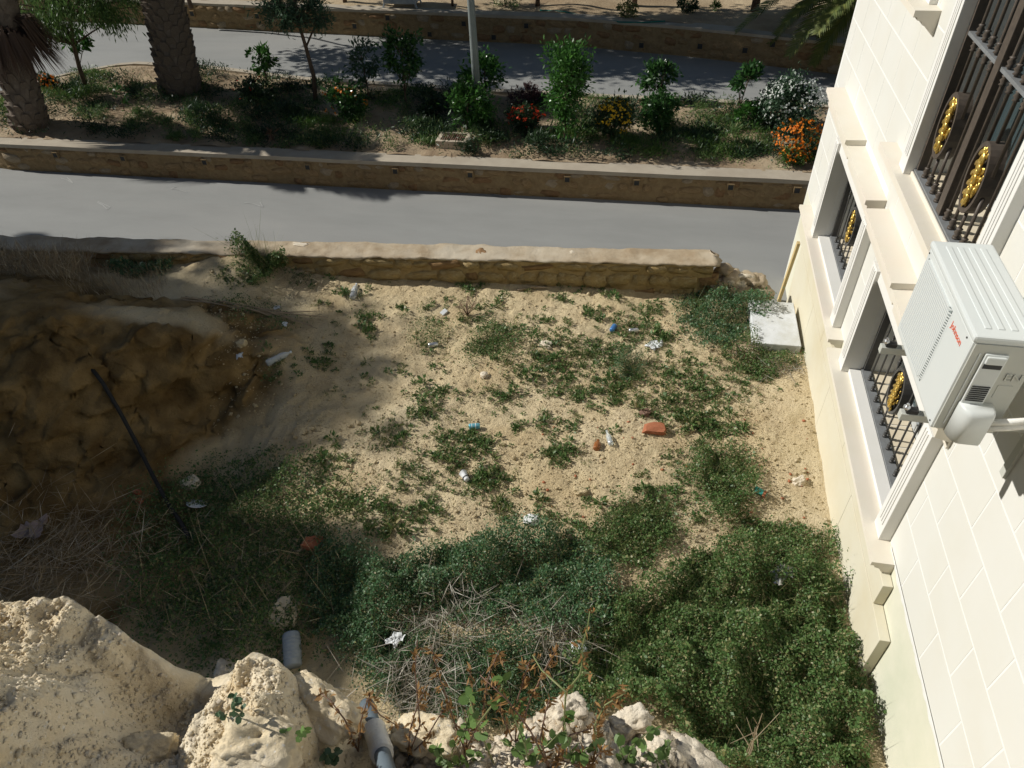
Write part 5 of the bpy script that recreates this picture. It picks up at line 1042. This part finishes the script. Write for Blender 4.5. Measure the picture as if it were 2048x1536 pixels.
# palms
def palm_trunk(t, pts, r0, r1, rings, m='palmbark'):
    pts = [Vector(p) for p in pts]; mb = MB().tube(pts, [r0+(r1-r0)*i/(len(pts)-1) for i in range(len(pts))], 14); mb.build('trunk', m, t, smooth=True)
    L = len(pts)-1; bm_ = MB().add([(-1, 0, 0), (1, 0, 0), (.55, .66, 1), (-.55, .66, 1), (-.5, -.1, .95), (.5, -.1, .95)], [(0, 1, 2, 3), (3, 2, 5, 4), (0, 3, 4), (1, 5, 2)]).build('leaf_base', m, t); bme = bm_.data; bpy.data.objects.remove(bm_)
    for i in range(rings):
        f = (i+.3)/rings; k = min(int(f*L), L-1); g = f*L-k; c = pts[k]*(1-g)+pts[k+1]*g; r = r0+(r1-r0)*f
        ax = (pts[k+1]-pts[k]).normalized()
        for j in range(9):
            a = 2*math.pi*(j+.5*(i % 2))/9+random.uniform(-.08, .08); d = Vector((math.cos(a), math.sin(a), 0)); s = Vector((-math.sin(a), math.cos(a), 0)); w = r*.30; h = random.uniform(.8, 1.15)*r*.55
            q = c+d*r*.96; o = bpy.data.objects.new('leaf_base', bme); COL.objects.link(o); o.parent = t
            X_, Y_, Z_ = s*w, d*w, ax*h; o.matrix_local = Matrix(((X_.x, Y_.x, Z_.x, q.x), (X_.y, Y_.y, Z_.y, q.y), (X_.z, Y_.z, Z_.z, q.z), (0, 0, 0, 1)))
def frond(t, base, dirv, length, droop, m, nl=46, ll=.42, name='frond', w=.02, seed=0, vee=.5, r=.014):
    rr = random.Random(seed); p = Vector(base); d = Vector(dirv).normalized(); pts = [p.copy()]; ds = [d.copy()]
    n = 14
    for i in range(n): p = p+d*length/n; d = (d+Vector((0, 0, -droop/n))).normalized(); pts.append(p.copy()); ds.append(d.copy())
    mb = MB().tube(pts, [r*(1-.8*i/n) for i in range(n+1)], 5, cap=False)
    for i in range(nl):
        f = .12+.88*i/nl; k = min(int(f*n), n-1); g = f*n-k; c = pts[k]*(1-g)+pts[k+1]*g; dd = ds[k]; sd = dd.cross(Vector((0, 0, 1))).normalized(); up = sd.cross(dd); l = ll*(math.sin(math.pi*min(1, .15+f*.85))**.5)*rr.uniform(.85, 1.1)+.05
        for sg in (-1, 1):
            q = (sd*sg+dd*.75+up*vee+Vector((0, 0, -.12*rr.random()))).normalized(); e = c+q*l+Vector((0, 0, -.10*l)); s = dd*w*.5
            mb.add([c-s, c+s, c+q*l*.5+s*1.1, e, c+q*l*.5-s*1.1], [(0, 1, 2, 3, 4)])
    return mb.build(name, m, t)
b = G(62, 252); pa = thing('palm_tree', 'leaning palm trunk with a brown skirt of dead fronds at the left edge', 'palm tree', b)
tp = [(0, 0, -.1), off(b, 50, 200), off(b, 30, 140), off(b, 14, 70), off(b, 2, 0), off(b, -6, -40)]
palm_trunk(pa, tp, .33, .24, 15)
top = Vector(tp[4])
for k in range(34):
    a = 2*math.pi*k/34+random.uniform(-.1, .1); d = Vector((math.cos(a), math.sin(a), random.uniform(-.55, -.1))); bb = Vector(tp[3])+(Vector(tp[4])-Vector(tp[3]))*random.uniform(-.1, .7)
    mbk = MB(); n = 16
    for j in range(n):
        e = d+Vector((random.gauss(0, .16), random.gauss(0, .16), random.gauss(0, .12))); q1 = bb+e.normalized()*.5; q2 = q1+Vector((e.x*.28, e.y*.28, -.5-random.random()*.18)); s = Vector((-e.y, e.x, 0)).normalized()*.012
        mbk.add([bb-s, bb+s, q1+s*1.4, q2, q1-s*1.4], [(0, 1, 2, 3, 4)])
    mbk.build('dead_frond', 'deadfrond', pa)
for k in range(30):
    a = 2*math.pi*k/30*3.1
    if math.sin(a) < -.25: continue
    frond(pa, Vector(tp[5])+Vector((0, 0, .25)), (math.cos(a), math.sin(a), .35+.9*(k % 3)/2), 1.7, 1.1, 'frond', 34, .45, seed=k, w=.04)
b = G(362, 180); pb_ = thing('palm_tree', 'thick rough palm trunk rising out of the top of the picture', 'palm tree', b)
tp = [(0, 0, -.1), off(b, 352, 120), off(b, 340, 60), off(b, 326, 0), off(b, 310, -70), off(b, 300, -140)]
palm_trunk(pb_, tp, .40, .33, 22)
for k in range(34):
    a = 2*math.pi*k/34*3.1
    if math.sin(a) < -.6: continue
    frond(pb_, Vector(tp[5])+Vector((0, 0, .2)), (math.cos(a), math.sin(a), .4+.9*(k % 3)/2), 2.3, 1.3, 'frond', 40, .5, seed=40+k, w=.045)
# palm whose fronds reach in over the house corner
b = np.array([5.6, 18.0, .7]); pc = thing('palm_tree', 'palm fronds arching in from behind the house at the top right', 'palm tree', b)
palm_trunk(pc, [(0, 0, -.1), (-.1, 0, .8), (-.15, 0, 1.5)], .35, .3, 8)
hd = Vector((-.15, 0, 1.6))
for k, (tx, ty, dp) in enumerate([(1500, 35, .9), (1560, 65, 1.2), (1600, 20, .5), (1640, 130, 1.7), (1590, 95, 1.5), (1650, 40, 1.1), (1690, 150, 2.2)]):
    q = PY(tx, ty, b[1]-.8-.25*k)-b; v = Vector(q)-hd; frond(pc, hd, (v.x, v.y, v.z+v.length*dp*.38), v.length*1.12, dp, 'frond', 64, .5, seed=80+k, vee=.25, w=.05)
for k in range(10):
    a = 2*math.pi*k/10; frond(pc, hd, (math.cos(a), math.sin(a), .7), 2.6, 1.4, 'frond', 34, .5, seed=100+k)
# slender trees
b = G(175, 182); plant('slender_tree', 'slender tree with drooping feathery foliage at the upper left', 'tree', b, [(off(b, 55, 15, -.2), (.75, .7, .55)), (off(b, 140, 5), (.7, .6, .5)), (off(b, 215, 10), (.55, .5, .5)), (off(b, 10, 35, -.3), (.5, .5, .4)), (off(b, 120, -130), (1.2, .9, .7))], 'pepper', 11000, .11, .022, stem=[(0, 0, -.05), off(b, 160, 140), off(b, 147, 90), off(b, 140, 30), off(b, 135, -40)], r0=.055, seed=30, droop=1.6, sig=.26)
b2 = G(175, 182); 
b = G(140, 160); shrub('sapling', 'young citrus sapling in front of the slender tree at the left', 'tree', (172, 168), (115, 62, 178, 102), 'citrus2', 420, .09, .045, stem=[(160, 130)], r0=.015, seed=31, group=GS, K=10)
b = G(631, 206); plant('slender_tree', 'thin leaning tree with feathery crown cut by the top edge', 'tree', b, [(off(b, 590, 5), (.6, .5, .4)), (off(b, 560, 25), (.35, .35, .25)), (off(b, 625, 28), (.35, .35, .25)), (off(b, 590, -120), (1.0, .8, .6))], 'silverleaf', 5600, .09, .02, stem=[(0, 0, -.05), off(b, 627, 150), off(b, 612, 95), off(b, 597, 45), off(b, 590, 0)], r0=.05, seed=32, sig=.25)
# hanging dead leaf on the coping
c = P(545, 285, .06); n = 30; D = np.stack([RNG.normal(.05, .25, n), RNG.normal(-.2, .2, n), RNG.uniform(-.9, .5, n)], 1); o = leafobj('dead_frond_scrap', 'deadfrond', [leaves(np.repeat(c[None]+[0, .02, .16], n, 0), D, rdir(n), RNG.uniform(.12, .25, n), .03)], label='small dead brown frond lying on the garden wall coping', cat='frond'); at(o, c); o.location = tuple(c)
# lamp post, drain grate
b = G(958, 243); lpn = thing('lamp_post', 'grey metal lamp post on a concrete foot in the planting bed', 'lamp post', b)
MB().lathe([(.075, .12), (.07, 1.2), (.06, 2.6), (.05, 5.5)], 16).build('pole', 'post', lpn, smooth=True)
MB().box(-.2, .2, -.2, .2, -.1, .14).build('footing', 'conc', lpn, bevel=.01)
MB().box(-.11, .11, -.11, .11, .141, .16).build('base_plate', 'post', lpn)
MB().tube([(0, 0, 5.4), (0, -.2, 5.7), (0, -.8, 5.85)], .04, 8).build('arm', 'post', lpn)
MB().box(-.12, .12, -1.35, -.75, 5.78, 5.9).build('lamp_head', 'post', lpn, bevel=.02)
b = P(906, 290, .1); dg_ = thing('drain_box', 'small concrete drain box with rusty ribbed grate behind the wall coping', 'drain', (b[0], b[1]+.1, .05))
MB().box(-.29, .29, -.21, -.15, 0, .16).build('rim', 'drainrim', dg_); MB().box(-.29, .29, .15, .21, 0, .16).build('rim', 'drainrim', dg_); MB().box(-.29, -.22, -.149, .149, 0, .16).build('rim', 'drainrim', dg_); MB().box(.22, .29, -.149, .149, 0, .16).build('rim', 'drainrim', dg_)
MB().box(-.219, .219, -.149, .149, 0, .10).build('pit', 'rust', dg_)
for k in range(11): MB().box(-.205+k*.04, -.187+k*.04, -.149, .149, .13, .152).build('grate_bar', 'rust', dg_)
# far terrace: trunks, hose, white stand, plants
for k, (px, py, lab, lm) in enumerate([(1075, 12, 'tree with thin trunk above the far wall behind the lamp post', 'pepper'), (1268, 12, 'tree trunk with a small plant at its foot above the far wall', 'citrus'), (1508, 22, 'thick tree trunk above the far wall near the palm fronds', 'citrus'), (905, 12, 'twin thin trunk tree above the far wall near the white stand', 'darkleaf'), (560, 12, 'tree above the far wall left of the white stand', 'citrus'), (380, 8, 'tree above the far wall behind the thick palm trunk', 'citrus'), (690, 4, 'tree set back above the far wall left of the lamp post', 'darkleaf')]):
    b = PF(px, py); r = [.06, .07, .10, .035, .06, .06, .06][k]
    plant('tree', lab, 'tree', b, [((0, -1.5, 3.3), (1.4, 1.2, .8)), ((.7, -.8, 3.9), (1.4, 1.3, .9))], lm, 4600, .17, .08, stem=[(0, 0, -.1), (.03, 0, .9), (0, -.2, 1.9), (.05, -.8, 2.9)], r0=r, seed=50+k, sig=.26, group='trees on the far terrace')
b = PF(1255, 35); plant('shrub', 'small yellowing plant at the foot of the far tree trunk', 'shrub', b, [((0, 0, .16), (.24, .2, .16))], 'weeddry', 500, .07, .03, seed=61, group='plants on the far terrace', stem=[(0, 0, -.03), (0, 0, .1)])
b = PF(1375, 24); plant('shrub', 'low dark plant on the far terrace between two trunks', 'shrub', b, [((0, 0, .14), (.24, .2, .14))], 'darkleaf', 500, .07, .03, seed=62, group='plants on the far terrace', stem=[(0, 0, -.03), (0, 0, .1)])
b = PF(1430, 20); plant('shrub', 'tiny bright green tuft on the far terrace', 'shrub', b, [((0, 0, .08), (.12, .1, .08))], 'grass', 200, .06, .02, seed=63, group='plants on the far terrace', stem=[(0, 0, -.03), (0, 0, .06)])
b = PF(1010, 12); plant('shrub', 'bright green feathery bush behind the lamp post on the far terrace', 'shrub', b, [((0, 0, .3), (.5, .3, .35))], 'pepper', 1200, .08, .02, seed=64, group='plants on the far terrace', stem=[(0, 0, -.03), (0, 0, .2)])
hpth = [PF(a, c) + np.array([0, 0, .02]) for a, c in [(1080, 22), (1130, 26), (1160, 33), (1195, 40), (1240, 46), (1285, 47), (1330, 44)]]
o = MB().tube(hpth, .018, 7).build('garden_hose', 'hose', smooth=True, label='green garden hose lying on the far terrace edge', cat='hose'); at(o, hpth[0]); o.location = tuple(hpth[0])
b = PF(805, 16); st = thing('metal_stand', 'white metal box on splayed legs above the far wall', 'stand', b)
MB().box(-.42, .42, -.2, .25, .12, .75).build('box', 'bluewhite', st, bevel=.01)
for sx in (-1, 1):
    for y in (-.18, .23): MB().tube([(sx*.38, y, .2), (sx*.46, y, -.03)], .025, 6).build('leg', 'bluewhite', st)
    MB().box(sx*.2-.015, sx*.2+.015, -.215, -.201, .12, .75).build('panel_rib', 'bluewhite', st)
# ------------------------------------------------------------------ unseen house and tree added to the left, shaped to shade the plot
nh = thing('shade_house', 'unseen plain house block added left of the plot to cast its shade', 'house', (-27, 1.0, -.9))
MB().box(-5, 5, -12, 4.62, 0, 14.75).build('wall', 'casterwall', nh); MB().box(-5.1, 5.02, -12.1, 4.72, 14.75, 14.92).build('roof', 'coping2', nh); MB().box(-2, 5.0, 4.73, 5.8, 0, 13.85).build('wing', 'casterwall', nh)
b = np.array([-20.5, 7.6, -.95]); plant('tree', 'unseen leafy tree added left of the plot, crowns shaped for the shade edge', 'tree', b, [((0, -.2, 11.4), (1.5, 1.0, 1.3)), ((.2, 1.0, 9.3), (1.4, .8, 1.3)), ((0, -1.2, 11.4), (1.4, 1.0, 1.4)), ((0, 1.3, 8.4), (1.2, .5, 1.2))], 'darkleaf', 18000, .24, .13, stem=[(0, 0, -.1), (.1, 0, 4), (0, -.2, 8), (0, -.4, 10)], r0=.3, seed=90, sig=.28, K=40, hollow=.1)
